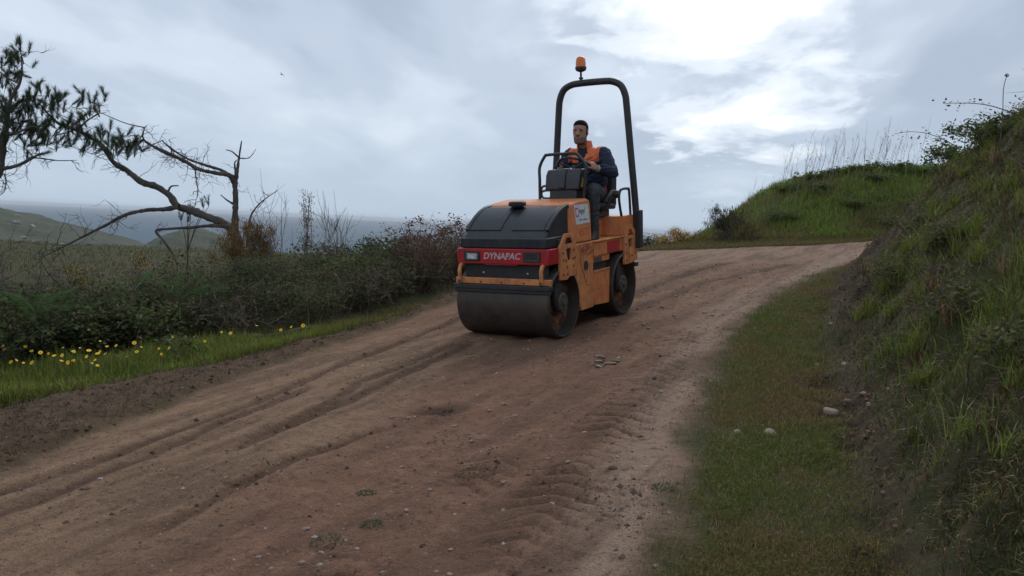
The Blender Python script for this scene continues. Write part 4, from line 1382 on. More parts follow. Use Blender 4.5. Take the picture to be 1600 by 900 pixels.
# --- dead litter on the loose soil
P = scatter(20000, -6.5, 8.5, 2.0, 16, lambda M, x, y: np.clip(M['soil'], 0, 1) * 0.9, 0.9)
n = len(P)
col = palette([BROWN, DEAD, STRAW, (0.03, 0.024, 0.02)], [0.4, 0.3, 0.12, 0.18], n) * (0.7 + 0.5 * rng.random((n, 1)))
litter = blades(P + [0, 0, 0.004], rng.uniform(0.03, 0.12, n), rng.uniform(0.002, 0.005, n), rng.uniform(1.1, 1.6, n), rng.uniform(0, 6.28, n), col)
stuff('dead_litter', [litter], grass_m)

# --- heath and field beyond the hedge, and the turf round the crest
def field_p(M, x, y):
    return (1 - M['road']) * (M['dUp'] < 0.1) * (M['mound'] < 0.5) * (1 - sstep(36, 44, y))
P = scatter(52000, -34, 4.5, 7.0, 40, field_p, 1.0)
n = len(P)
dist = np.hypot(P[:, 0], P[:, 1])
pn = fbm(P[:, 0], P[:, 1] * 0.6, 0.35, 4) + rng.normal(0, 0.2, n)
col = np.where((pn > 0.1)[:, None], (0.070, 0.108, 0.036), np.where((pn > -0.2)[:, None], (0.058, 0.096, 0.034), (0.075, 0.085, 0.038)))
col = np.where((rng.random(n) < 0.05)[:, None], STRAW, col) * (0.7 + 0.5 * rng.random((n, 1)))
stuff('field_grass', [blades(P, rng.uniform(0.04, 0.15, n), rng.uniform(0.004, 0.008, n) * (0.5 + dist / 12), rng.uniform(0.1, 1.1, n), rng.uniform(0, 6.28, n), col)], grass_m)

# --- turf between the crest of the track and the mound
P = scatter(26000, 1.2, 14, 16.6, 20.5, lambda M, x, y: (1 - M['road']) * (M['dB'] < -0.1) * (M['dUp'] > -0.3) * (1 - M['mound'] * 0.9))
n = len(P)
col = palette([(0.13, 0.125, 0.05), (0.10, 0.125, 0.036), (0.17, 0.14, 0.07)], [0.4, 0.4, 0.2], n) * (0.7 + 0.5 * rng.random((n, 1)))
stuff('crest_grass', [blades(P, rng.uniform(0.03, 0.10, n), rng.uniform(0.008, 0.014, n), rng.uniform(0.1, 1.2, n), rng.uniform(0, 6.28, n), col)], grass_m)

# --- mound
P = scatter(66000, 2.6, 18, 17.8, 25, lambda M, x, y: (M['mound'] > 0.3) * (1 - M['road']) * (M['dB'] < 0), 0.6)
n = len(P)
pn = fbm(P[:, 0], P[:, 1], 0.55, 3)
p2 = fbm(P[:, 0] + 9, P[:, 1], 1.4, 3)
v_ = pn + 0.6 * p2 + rng.normal(0, 0.18, n)
col = np.where((v_ > 0.12)[:, None], (0.135, 0.240, 0.040), np.where((v_ > -0.12)[:, None], (0.130, 0.195, 0.045), np.where((v_ > -0.4)[:, None], (0.170, 0.170, 0.055), (0.095, 0.140, 0.036)))) * (0.65 + 0.5 * rng.random((n, 1)))
col = np.where((rng.random(n) < 0.07)[:, None], BROWN, col)
stuff('mound_grass', [blades(P, rng.uniform(0.07, 0.22, n) * (1 + 0.5 * np.clip(v_, -0.5, 1)), rng.uniform(0.010, 0.017, n), rng.uniform(0.1, 1.1, n), rng.uniform(0, 6.28, n), col, col * 1.1)], grass_m)


# ------------------------------------------------------------------ shrubs
def leaves(C, size, col, flat=0.5):
    """pointed folded leaves, two triangles each"""
    n = len(C)
    a = rng.normal(0, 1, (n, 3))
    a[:, 2] *= 0.5
    a /= np.linalg.norm(a, axis=1)[:, None]
    nrm = rng.normal(0, 1, (n, 3))
    nrm[:, 2] = np.abs(nrm[:, 2]) + flat * 2
    b = np.cross(a, nrm)
    b /= np.linalg.norm(b, axis=1)[:, None] + 1e-9
    s = np.asarray(size)[:, None]
    dr = np.array([0, 0, -0.12])
    V = np.stack([C - a * s * 0.5, C + b * s * 0.33 + dr * s, C + a * s * 0.6, C - b * s * 0.33 + dr * s], 1).reshape(-1, 3)
    i = np.arange(n)[:, None] * 4
    F = np.stack([i + [0, 1, 2], i + [0, 2, 3]], 1).reshape(-1, 3)
    return V, F, np.repeat(col, 4, 0)


def arch(p, az, L, rise, droop, n=9, wig=0.05):
    u = np.linspace(0, 1, n)
    h = L * (u ** 1.1)
    z = rise * np.sin(u * np.pi * droop) / max(np.sin(min(np.pi * droop, np.pi / 2)), 0.2)
    q = np.stack([p[0] + h * np.cos(az), p[1] + h * np.sin(az), p[2] + z], 1)
    q[1:] += np.cumsum(rng.normal(0, wig * L / n, (n - 1, 3)), 0)
    return q


TWIG = [(0.165, 0.130, 0.105), (0.100, 0.075, 0.060), (0.230, 0.190, 0.160), (0.130, 0.085, 0.065)]


def bush(name, x, y, r, h, nleaf, cols, w, ncane, label, group, leaf=(0.025, 0.055), twigs=60, cat='bush', spiky=False, out=0.0, cane_cols=TWIG, dead=0.0):
    """canes arching from one foot, leaves gathered along them in clumps, loose twigs between"""
    z0 = h1(x, y)
    root = empty(name, (x, y, z0))
    tag(root, label, cat, group)
    gs, gl = Geo(), Geo()
    pts = []
    for i in range(ncane):
        az = rng.uniform(0, 6.28)
        L = r * rng.uniform(0.35, 1.1 + out)
        q = arch((rng.normal(0, r * 0.25), rng.normal(0, r * 0.25), -0.05), az, L, h * rng.uniform(0.55, 1.08), rng.uniform(0.45, 0.85), 10)
        q[:, 2] = np.maximum(q[:, 2], GX * q[:, 0] + GY * q[:, 1] - 0.03)
        gs.tube(q, np.linspace(0.006, 0.002, 10), cane_cols[rng.integers(len(cane_cols))], 3)
        pts.append(q[2:])
    A = np.vstack(pts)
    for i in range(twigs):
        p = A[rng.integers(len(A))]
        d = rng.normal(0, 1, 3)
        d[2] = abs(d[2]) * 0.7
        d /= np.linalg.norm(d)
        L = rng.uniform(0.08, 0.24)
        q = np.array([p, p + d * L * 0.5 + rng.normal(0, 0.02, 3), p + d * L + rng.normal(0, 0.04, 3)])
        gs.tube(q, [0.0025, 0.002, 0.001], cane_cols[rng.integers(len(cane_cols))], 3)
        pts.append(q)
    gs.obj('stems', bark_m, root)
    if nleaf:
        B = np.vstack(pts)
        cl_c = B[rng.integers(len(B), size=max(8, nleaf // 26))]
        C = cl_c[rng.integers(len(cl_c), size=nleaf)] + rng.normal(0, 1, (nleaf, 3)) * np.array([0.085, 0.085, 0.06]) * (1.0 if nleaf > 2500 and not spiky else 0.55)
        k = int(nleaf * 0.35)
        C[:k] = B[rng.integers(len(B), size=k)] + rng.normal(0, 0.045, (k, 3))
        gz = terrain(x + C[:, 0], y + C[:, 1], False)['z'] - z0
        C[:, 2] = np.maximum(C[:, 2], gz + 0.01)
        col = palette(cols, w, nleaf) * (0.7 + 0.6 * rng.random((nleaf, 1)))
        if spiky:
            V, F, Cc = blades(C, rng.uniform(leaf[0], leaf[1], nleaf), rng.uniform(0.007, 0.014, nleaf), rng.uniform(0, 1.5, nleaf), rng.uniform(0, 6.28, nleaf), col)
        else:
            V, F, Cc = leaves(C, rng.uniform(leaf[0], leaf[1], nleaf), col)
        gl.add(V, F, Cc)
        gl.obj('foliage', leaf_m, root)
    return root


BR_G = [(0.036, 0.062, 0.024), (0.056, 0.090, 0.032), (0.085, 0.118, 0.042), (0.085, 0.068, 0.044), (0.092, 0.072, 0.046)]
UPL = np.array(STRIP_UP)


def along(tq, off):
    """point on the upper edge of the strip, off metres into the hedge"""
    seg = np.linalg.norm(np.diff(UPL, axis=0), axis=1)
    s = np.concatenate([[0], np.cumsum(seg)])
    L = tq * s[-1]
    i = min(np.searchsorted(s, L, 'right') - 1, len(seg) - 1)
    u = (L - s[i]) / seg[i]
    p = UPL[i] * (1 - u) + UPL[i + 1] * u
    d = (UPL[i + 1] - UPL[i]) / seg[i]
    return p[0] - d[1] * off, p[1] + d[0] * off


hed = 0
for row, (off, hh) in enumerate(((0.45, 0.46), (1.15, 0.58), (1.95, 0.58))):
    for tq in np.linspace(0.02, 0.66, 12 if row < 2 else 10) + 0.015 * row:
        x, y = along(tq + rng.uniform(-0.012, 0.012), off + rng.uniform(-0.1, 0.1))
        greyish = rng.random() < 0.55
        hgt_ = hh * rng.uniform(0.85, 1.12) * (0.86 + 0.30 * min(tq / 0.4, 1))
        if tq < 0.3 and row == 2:
            hgt_ *= 0.75
        zone = 'among the ferns' if tq < 0.28 else ('just past the ferns' if tq < 0.48 else 'towards the roller')
        rw = ('at the hedge foot', 'in mid hedge', 'on the field side of the hedge')[row]
        if greyish:
            bush('bramble_bush', x, y, 0.62, hgt_, 1700, BR_G, [0.2, 0.2, 0.12, 0.25, 0.23], 34, 'bramble mostly bare grey twigs, ' + rw + ' ' + zone, 'twiggy brambles ' + rw + ' ' + zone, twigs=240)
        else:
            tint = rng.uniform(0.75, 1.3)
            bush('bramble_bush', x, y, 0.66, hgt_, 3600, [tuple(tint * q for q in c_) for c_ in BR_G], [0.30, 0.3, 0.2, 0.12, 0.08], 30, 'leafy green bramble ' + rw + ' ' + zone, 'leafy brambles ' + rw + ' ' + zone, (0.018, 0.036) if rng.random() < 0.4 else (0.035, 0.068), twigs=150)
# dead reddish one next to the roller
RB = [(0.12, 0.062, 0.046), (0.16, 0.095, 0.070), (0.085, 0.050, 0.040), (0.20, 0.14, 0.10)]
bush('bramble_bush', -1.25, 11.9, 0.65, 0.98, 1500, RB + [(0.05, 0.065, 0.03)], [0.3, 0.25, 0.2, 0.1, 0.15], 46, 'dead reddish brown bramble bush standing taller beside the roller', None, twigs=260, cane_cols=RB)
bush('bramble_bush', -0.75, 12.9, 0.55, 0.95, 900, RB + [(0.05, 0.065, 0.03)], [0.25, 0.25, 0.2, 0.1, 0.2], 34, 'dead brown bramble half hidden behind the roller', None, twigs=180, cane_cols=RB)

# --- bracken ferns at the left
def frond_mesh(L, seed):
    r = np.random.default_rng(seed)
    g = Geo()
    u = np.linspace(0, 1, 14)
    sp_ = np.stack([L * u * 0.93, 0 * u, L * (0.62 * u - 0.50 * u ** 2.2)], 1)
    g.tube(sp_, np.linspace(0.004, 0.001, 14), (0.07, 0.09, 0.03), 3)
    for i in range(26):
        t_ = 0.12 + 0.86 * i / 26
        c = np.array([np.interp(t_, u, sp_[:, k]) for k in range(3)])
        pl_ = L * 0.30 * (1 - t_) ** 0.75 * min(1, (t_ + 0.25) * 1.6) + 0.012
        for s in (-1, 1):
            d = np.array([0.45, s * 0.88, -0.12 + r.normal(0, 0.08)])
            d /= np.linalg.norm(d)
            m_ = max(3, int(pl_ / 0.016))
            for k in range(m_):
                w_ = k / m_
                q = c + d * pl_ * w_
                pw = 0.022 * (1 - w_ * 0.75)
                for e in (-1, 1):
                    a_ = np.array([e * 0.9, s * 0.35, 0.05]) * pw
                    bb = d * 0.011
                    g.add([q - bb * 0.6, q + bb * 0.6, q + a_], [[0, 1, 2]], np.array([0.052, 0.115, 0.030]) * r.uniform(0.7, 1.25))
    return g


FR = []
for k in range(3):
    o = frond_mesh(0.62 + 0.1 * k, 40 + k).obj('frond', leaf_m)
    FR.append(o.data)
    bpy.data.objects.remove(o)
fern_spots = [(0.03, 0.30), (0.07, 0.55), (0.11, 0.35), (0.15, 0.7), (0.19, 0.45), (0.05, 1.0), (0.10, 1.15), (0.16, 1.25), (0.22, 0.95), (0.26, 1.3), (0.02, 1.5), (0.13, 1.7), (0.20, 1.75), (0.28, 0.85), (0.31, 1.25)]
for tq, off in fern_spots:
    x, y = along(tq, off)
    z0 = h1(x, y)
    f = empty('bracken_fern', (x, y, z0 + 0.30 + 0.12 * rng.random()), (0, 0, rng.uniform(0, 6.28)))
    tag(f, 'green bracken fern with arching fronds among the brambles', 'fern', 'bracken ferns in the hedge')
    for k in range(7):
        q = bpy.data.objects.new('frond', FR[rng.integers(3)])
        COL.objects.link(q)
        q.parent = f
        q.rotation_euler = (rng.normal(0, 0.15), -rng.uniform(0.0, 0.55), k * 0.9 + rng.normal(0, 0.15))
        sc_ = rng.uniform(0.6, 0.85)
        q.scale = (sc_, sc_, sc_)
    g = Geo()
    g.tube([(0, 0, -0.36), (0.01, 0, -0.15), (0, 0, 0.01)], [0.006, 0.006, 0.005], (0.06, 0.07, 0.03), 4)
    g.obj('stalk', bark_m, f)

# --- thin bare shrubs standing out of the hedge
def bare(name, x, y, h, ns, spread, label, group=None, cat='shrub', r0=0.006, cols=TWIG, sub=6):
    z0 = h1(x, y)
    g = Geo()
    for i in range(ns):
        az = rng.uniform(0, 6.28)
        top = np.array([math.cos(az), math.sin(az), 0]) * spread * rng.uniform(0.2, 1.0)
        hh = h * rng.uniform(0.6, 1.0)
        b0 = np.array([rng.normal(0, 0.05), rng.normal(0, 0.05), -0.05])
        u = np.linspace(0, 1, 9)[:, None]
        q = b0 + top * u ** 1.3 + np.array([0, 0, hh]) * u
        q[1:] += np.cumsum(rng.normal(0, 0.012 * h, (8, 3)), 0)
        c = cols[rng.integers(len(cols))]
        g.tube(q, np.linspace(r0, r0 * 0.3, 9), c, 3)
        for k in range(sub):
            j = rng.integers(3, 8)
            d = rng.normal(0, 1, 3)
            d[2] = abs(d[2]) + 0.7
            d /= np.linalg.norm(d)
            L = h * rng.uniform(0.10, 0.28)
            g.tube([q[j], q[j] + d * L * 0.55 + rng.normal(0, 0.01, 3), q[j] + d * L + [0, 0, L * 0.15]], [r0 * 0.5, r0 * 0.4, r0 * 0.2], c, 3)
    o = g.obj(name, bark_m)
    o.location = (x, y, z0)
    tag(o, label, cat, group)
    return o


bare('bare_shrub', -3.49, 12.4, 1.65, 6, 0.45, 'leafless thin shrub rising from the hedge beside the rusty gorse', None)
bare('bare_shrub', -2.62, 12.3, 1.60, 13, 0.42, 'bushy fan of leafless upright twigs rising from the hedge before the sea')
bare('bare_shrub', -4.10, 13.2, 1.35, 4, 0.3, 'short leafless shrub close to the leaning pine trunk')
bare('bare_shrub', -1.9, 12.2, 1.05, 3, 0.55, 'low leafless sprigs between the twig fan and the dead bramble')

# --- gorse
GO_Y = [(0.72, 0.44, 0.02), (0.60, 0.32, 0.02), (0.045, 0.055, 0.02), (0.07, 0.075, 0.028)]
bush('gorse_bush', -6.9, 13.2, 0.30, 0.50, 900, GO_Y, [0.10, 0.10, 0.45, 0.35], 16, 'small gorse with yellow flowers in the field behind the ferns', None, (0.02, 0.05), 20, 'gorse', True)
bush('gorse_bush', -6.3, 13.9, 0.22, 0.62, 500, GO_Y, [0.12, 0.10, 0.43, 0.35], 12, 'slender gorse sprig with yellow flowers behind the ferns', None, (0.02, 0.05), 20, 'gorse', True)
RUST = [(0.20, 0.120, 0.035), (0.125, 0.085, 0.036), (0.080, 0.068, 0.034), (0.060, 0.062, 0.030), (0.42, 0.24, 0.03)]
bush('gorse_bush', -4.55, 14.9, 0.36, 0.98, 7000, RUST, [0.22, 0.28, 0.28, 0.16, 0.06], 40, 'rust brown gorse bush against the foot of the leaning pine', None, (0.02, 0.06), 40, 'gorse', True)
bush('gorse_bush', -5.15, 15.4, 0.38, 1.05, 4500, RUST, [0.30, 0.25, 0.18, 0.12, 0.15], 30, 'orange tinged gorse sprigs in front of the pine trunk', None, (0.02, 0.06), 30, 'gorse', True)
bush('gorse_bush', -3.38, 13.6, 0.14, 1.45, 800, RUST, [0.15, 0.25, 0.3, 0.3, 0.0], 7, 'narrow dark gorse sprig standing up from the hedge', None, (0.02, 0.05), 8, 'gorse', True)
for (x, y, r, h) in ((3.45, 19.6, 0.38, 0.34), (3.95, 19.9, 0.40, 0.36)):
    bush('gorse_bush', x, y, r, h, 2600, GO_Y, [0.22, 0.16, 0.32, 0.30], 26, 'bright yellow flowering gorse at the crest of the track', 'yellow gorse at the crest', (0.015, 0.04), 10, 'gorse', True)
bush('weed_bush', 2.55, 18.4, 0.30, 0.62, 500, [G_MID, G_LUSH, G_DARK], [0.4, 0.3, 0.3], 12, 'loose green weed bush behind the roller at the crest', None, (0.03, 0.07), 20)
bush('weed_bush', 3.05, 19.0, 0.35, 0.42, 700, [G_MID, G_DARK, G_OLIVE], [0.4, 0.4, 0.2], 12, 'low dark weed bush beside the yellow gorse', None, (0.03, 0.06), 12)

# --- shrubs on the mound
bush('broom_bush', 4.95, 19.5, 0.50, 0.72, 2600, [(0.045, 0.050, 0.028), (0.07, 0.068, 0.04)], [0.6, 0.4], 60, 'low rounded feathery broom bush on the left shoulder of the mound', None, (0.05, 0.11), 90, 'bush', True)
bush('broom_bush', 5.35, 19.15, 0.34, 0.42, 1000, [(0.05, 0.055, 0.025), (0.30, 0.20, 0.03), (0.08, 0.075, 0.03)], [0.5, 0.12, 0.38], 24, 'broom bush with a few yellow flowers below the feathery one', None, (0.03, 0.07), 20, 'bush', True)
DK = [(0.075, 0.110, 0.038), (0.095, 0.140, 0.048), (0.120, 0.105, 0.060), (0.130, 0.185, 0.052)]
for i in range(10):
    x, y = rng.uniform(5.2, 11.5), rng.uniform(18.7, 22.0)
    bush('mound_shrub', x, y, rng.uniform(0.35, 0.6), rng.uniform(0.20, 0.34), 1100, DK, [0.35, 0.3, 0.15, 0.2], 14, 'low leafy shrub growing on the face of the grassy mound', 'low shrubs on the mound face', (0.035, 0.07), 14)
for i in range(7):
    x, y = 7.0 + 0.75 * i + rng.uniform(-0.2, 0.2), 22.4 + rng.uniform(-0.4, 0.4)
    bush('mound_shrub', x, y, 0.5, rng.uniform(0.18, 0.28), 900, [G_LUSH, G_MID, (0.06, 0.11, 0.02)], [0.4, 0.3, 0.3], 14, 'bright green leafy shrub along the top of the mound', 'green shrubs on top of the mound', (0.04, 0.08), 10)

# --- dry stalks along the top of the mound
STK = []
for k in range(7):
    g = Geo()
    h = rng.uniform(1.0, 1.75)
    lean = rng.normal(0.12, 0.1)
    u = np.linspace(0, 1, 8)[:, None]
    q = np.array([lean, rng.normal(0, 0.08), 1.0]) * h * u + np.cumsum(np.vstack([[0, 0, 0], rng.normal(0, 0.018, (7, 3))]), 0)
    cst = (0.24, 0.20, 0.165)
    g.tube(q, np.linspace(0.006, 0.003, 8), cst, 3)
    for j in range(rng.integers(3, 9)):
        i = rng.integers(3, 8)
        d = np.array([rng.normal(0, 0.5), rng.normal(0, 0.5), 1.0])
        d /= np.linalg.norm(d)
        g.tube([q[i], q[i] + d * h * rng.uniform(0.1, 0.25)], [0.004, 0.0025], cst, 3)
    o = g.obj('dry_stalk', bark_m)
    STK.append(o.data)
    bpy.data.objects.remove(o)
for i in range(96):
    if i < 48:
        x = rng.normal(8.1, 0.75)
    elif i < 70:
        x = rng.normal(10.0, 0.4)
    else:
        x = rng.uniform(5.6, 7.4)
    y = (22.2 if x > 7 else 20.4 + 0.4 * (x - 5.6)) + rng.normal(0, 0.45)
    o = bpy.data.objects.new('dry_stalk', STK[rng.integers(7)])
    COL.objects.link(o)
    o.location = (x, y, h1(x, y) - 0.02)
    s_ = rng.uniform(0.5, 0.85) * (1.0 if x > 7 else 0.72)
    o.scale = (s_, s_, s_)
    o.rotation_euler = (0, 0, rng.normal(0, 0.6))
    tag(o, 'tall thin dry stalk standing on top of the mound', 'stalk', 'dry stalks on the mound')

# --- brambles and weeds on top of the bank
for i, (x, y, r, h, nl) in enumerate(((6.9, 13.3, 0.55, 0.40, 1300), (6.5, 12.3, 0.55, 0.42, 1500), (6.2, 11.2, 0.5, 0.32, 1200), (5.9, 10.2, 0.5, 0.26, 1000), (7.5, 13.9, 0.6, 0.4, 1100), (6.1, 9.2, 0.5, 0.24, 900))):
    bush('bramble_bush', x, y, r, h, nl, BR_G[1:3] + [G_MID, G_LUSH], [0.35, 0.3, 0.2, 0.15], 22, 'green bramble bush on the top edge of the bank', 'bramble bushes on the bank', (0.03, 0.06), 50)
SCR = [(0.060, 0.085, 0.030), (0.090, 0.120, 0.040), (0.120, 0.150, 0.050), (0.110, 0.085, 0.050)]
P0 = scatter(46, 2.0, 10, 3.0, 14.5, lambda M, x, y: sstep(0.3, 0.6, M['dB']) * (1 - M['soil']) * (M['dB'] < 3.2), 0.5)
for i, p in enumerate(P0):
    big = i % 3 == 0
    if i % 4:
        bush('bank_scrub', p[0], p[1], rng.uniform(0.16, 0.30), rng.uniform(0.10, 0.2), 480, SCR, [0.3, 0.3, 0.25, 0.15], 12, 'low leafy green weed clump growing in the grass of the bank', 'leafy weed clumps on the bank', (0.018, 0.045), 24, 'weed')
    else:
        bush('bank_scrub', p[0], p[1], rng.uniform(0.18, 0.34), rng.uniform(0.08, 0.16), 200, SCR, [0.2, 0.2, 0.1, 0.5], 30, 'tangle of dry brown stems lying in the grass of the bank', 'dry tangles on the bank', (0.018, 0.04), 90, 'weed')
ARC_C = (0.085, 0.060, 0.050)


def cane(x, y, az, L, rise, label):
    g = Geo()
    q = arch((0, 0, 0), az, L, rise, 0.62, 14, 0.03)
    g.tube(q, np.linspace(0.008, 0.003, 14), ARC_C, 4)
    lc = q[rng.integers(6, 14, size=26)] + rng.normal(0, 0.05, (26, 3))
    lf = Geo()
    o = empty('bramble_cane', (x, y, h1(x, y)))
    tag(o, label, 'bramble')
    g.obj('stem', bark_m, o)
    lf.add(*leaves(lc, rng.uniform(0.03, 0.06, 26), palette(BR_G, [1, 1, 1, 1, 1], 26)))
    lf.obj('leaf_sprays', leaf_m, o)['kind'] = 'stuff'


cane(7.3, 13.2, 3.0, 1.35, 0.55, 'long arching bramble cane reaching out over the torn bank edge')
cane(6.9, 12.9, 3.5, 0.8, 0.30, 'short drooping bramble cane with leaves at the bank edge')
cane(6.3, 10.4, 2.9, 1.0, 0.20, 'bare bramble cane bowed over the top of the bank')
cane(5.9, 8.7, 0.3, 0.9, 0.25, 'bramble cane bending away along the bank top')
bare('dry_weed', 5.75, 9.2, 1.35, 5, 0.35, 'tall leafless branching weed on top of the bank', None, 'weed', 0.005, TWIG, 4)
bare('dry_weed', 6.1, 9.0, 0.8, 9, 0.5, 'tangle of dry twigs on top of the bank', None, 'weed', 0.005, TWIG, 6)
for (x, y, h, hd_) in ((5.45, 9.55, 0.82, True), (5.25, 9.9, 0.55, False)):
    g = Geo()
    q = np.array([(0, 0, -0.03), (0.01, 0, h * 0.4), (-0.01, 0, h * 0.8), (0.015, 0, h)])
    g.tube(smooth_line(q, 10), np.linspace(0.006, 0.004, 10), (0.13, 0.115, 0.085), 4)
    if hd_:
        a = rng.normal(0, 1, (60, 3))
        a /= np.linalg.norm(a, axis=1)[:, None]
        g.add(*leaves(np.array([0.015, 0, h]) + a * 0.018, np.full(60, 0.02), np.tile((0.5, 0.48, 0.42), (60, 1))))
    o = g.obj('seed_stalk', bark_m)
    o.location = (x, y, h1(x, y))
    tag(o, 'upright stalk with a pale fluffy seed head on the bank' if hd_ else 'short upright stalk without a seed head on the bank', 'stalk')

# ------------------------------------------------------------------ leaning pine and its neighbour
CAMP = np.array([0, 0, CAM_H])
BARK = np.array([0.085, 0.073, 0.063])


def swing(pts, amp, seed):
    """let a limb wander nearer and farther as it runs"""
    r = np.random.default_rng(seed)
    P = np.array(pts, float)
    k = np.cumsum(r.normal(0, abs(amp), len(P)))
    k -= k[0]
    return np.array([CAMP + (p - CAMP) * (1 + q / 16.0) for p, q in zip(P, k)])


LIMBS = dict(
    trunk=([(-5.30, 16.0, 0.30), (-5.30, 16.0, 0.91), (-5.39, 16.0, 1.18), (-5.57, 16.0, 1.31), (-5.93, 16.0, 1.44), (-6.24, 16.0, 1.55), (-6.48, 16.0, 1.61), (-6.63, 16.0, 1.81), (-6.9, 16.0, 1.97), (-7.17, 16.0, 2.04), (-7.44, 16.0, 2.24), (-7.71, 16.0, 2.39), (-7.98, 16.0, 2.74), (-8.35, 16.0, 2.94), (-8.73, 16.0, 3.06), (-8.96, 16.0, 3.25), (-9.13, 16.0, 3.44)],
           [0.115, 0.105, 0.092, 0.085, 0.080, 0.075, 0.070, 0.064, 0.060, 0.057, 0.052, 0.047, 0.040, 0.032, 0.026, 0.02, 0.012], 0.05),
    stem=([(-5.37, 16.0, 1.12), (-5.37, 16.0, 1.45), (-5.36, 16.0, 1.75), (-5.38, 16.0, 2.08), (-5.35, 16.0, 2.26), (-5.32, 16.0, 2.53), (-5.27, 16.0, 2.9)], [0.075, 0.060, 0.052, 0.050, 0.034, 0.022, 0.010], 0.02),
    fork=([(-5.36, 16.0, 2.20), (-5.39, 16.0, 2.40), (-5.39, 16.0, 2.49), (-5.35, 16.0, 2.54)], [0.022, 0.018, 0.014, 0.008], 0.02),
    limbA=([(-5.38, 16.0, 2.08), (-5.5, 16.0, 2.24), (-5.74, 16.0, 2.27), (-6.07, 16.0, 2.33), (-6.37, 16.0, 2.48), (-6.76, 16.0, 2.64), (-7.06, 16.0, 2.78), (-7.15, 16.0, 2.89), (-7.12, 16.0, 3.07)], [0.050, 0.046, 0.042, 0.037, 0.034, 0.032, 0.022, 0.013, 0.006], 0.08),
    limbB=([(-5.40, 16.0, 2.21), (-5.65, 16.0, 2.33), (-5.95, 16.0, 2.41), (-6.25, 16.0, 2.5), (-6.49, 16.0, 2.62), (-6.73, 16.0, 2.79), (-6.78, 16.0, 2.85)], [0.032, 0.028, 0.025, 0.022, 0.019, 0.014, 0.009], 0.10),
    low=([(-6.44, 16.0, 1.6), (-6.72, 16.0, 1.54), (-7.05, 16.0, 1.51), (-7.35, 16.0, 1.44), (-7.59, 16.0, 1.34), (-7.8, 16.0, 1.21), (-8.04, 16.0, 1.08), (-8.49, 16.0, 0.83), (-8.73, 16.0, 0.7), (-9.1, 16.0, 0.5)], [0.048, 0.042, 0.038, 0.035, 0.032, 0.029, 0.025, 0.018, 0.013, 0.007], -0.08),
    low2=([(-5.48, 16.0, 1.27), (-5.87, 16.0, 1.26), (-6.23, 16.0, 1.21), (-6.59, 16.0, 1.17), (-6.88, 16.0, 1.12), (-6.74, 16.0, 0.94), (-6.53, 16.0, 0.65), (-6.45, 16, 0.4)], [0.040, 0.032, 0.028, 0.026, 0.026, 0.022, 0.018, 0.014], 0.06),
    stubA=([(-6.66, 16.0, 1.88), (-6.6, 16.0, 1.98), (-6.46, 16.0, 2.0)], [0.022, 0.016, 0.010], 0.0),
    stubB=([(-5.39, 16.0, 1.69), (-5.52, 16.0, 1.76), (-5.65, 16.0, 1.86)], [0.022, 0.016, 0.008], 0.0),
    stubC=([(-5.31, 16.0, 2.58), (-5.45, 16.0, 2.69), (-5.57, 16.0, 2.72)], [0.016, 0.012, 0.007], 0.0),
    stubD=([(-5.31, 16.0, 2.57), (-5.12, 16.0, 2.59), (-4.99, 16.0, 2.76)], [0.013, 0.009, 0.004], 0.0),
    hang=([(-6.15, 16.0, 2.33), (-6.12, 16.0, 2.1), (-6.09, 16.0, 1.9), (-6.15, 16.0, 1.6)], [0.012, 0.010, 0.007, 0.004], 0.03),
    crown2=([(-8.42, 16.0, 2.95), (-8.22, 16.0, 3.15), (-7.98, 16.0, 3.33), (-8.05, 16.0, 3.49)], [0.020, 0.016, 0.011, 0.005], 0.1),
    dead=([(-5.0, 15.6, 0.9), (-4.95, 15.6, 1.45), (-4.75, 15.6, 1.75), (-4.45, 15.6, 1.98)], [0.02, 0.017, 0.012, 0.005], 0.05),
)
LEFT = dict(
    trunk=([(-10.6, 15.3, 0.0), (-10.3, 15.4, 0.9), (-9.97, 15.5, 1.71), (-9.7, 15.5, 1.95), (-9.57, 15.5, 2.15), (-9.52, 15.5, 2.58), (-9.44, 15.5, 3.03), (-9.37, 15.5, 3.42), (-9.21, 15.5, 3.72), (-9.16, 15.5, 4.01), (-9.19, 15.5, 4.38)], [0.13, 0.11, 0.085, 0.078, 0.070, 0.060, 0.046, 0.034, 0.024, 0.016, 0.006], 0.04),
    limbA=([(-9.60, 15.5, 2.13), (-9.24, 15.5, 2.23), (-8.91, 15.5, 2.41), (-8.78, 15.5, 2.48)], [0.040, 0.030, 0.020, 0.010], 0.08),
    limbB=([(-9.0, 15.5, 2.38), (-8.85, 15.5, 2.38), (-8.48, 15.5, 2.35), (-8.15, 15.5, 2.37)], [0.016, 0.014, 0.010, 0.005], 0.06),
    limbC=([(-9.48, 15.5, 2.75), (-9.2, 15.5, 2.85), (-8.95, 15.5, 2.95), (-8.7, 15.5, 2.80)], [0.026, 0.020, 0.014, 0.007], 0.14),
    limbD=([(-9.40, 15.5, 3.25), (-9.2, 15.5, 3.30), (-9.05, 15.5, 3.48), (-8.75, 15.5, 3.52)], [0.020, 0.016, 0.011, 0.005], -0.12),
    limbE=([(-9.21, 15.5, 3.72), (-9.5, 15.5, 3.85), (-9.7, 15.5, 4.1)], [0.016, 0.012, 0.005], 0.1),
    limbF=([(-9.50, 15.5, 2.6), (-9.8, 15.5, 2.75), (-10.2, 15.5, 3.0), (-10.6, 15.5, 3.3)], [0.03, 0.024, 0.018, 0.008], 0.1),
    limbG=([(-9.57, 15.5, 2.1), (-9.35, 15.3, 2.0), (-9.3, 15.2, 1.75), (-9.4, 15.1, 1.6)], [0.016, 0.012, 0.008, 0.004], 0.0),
)
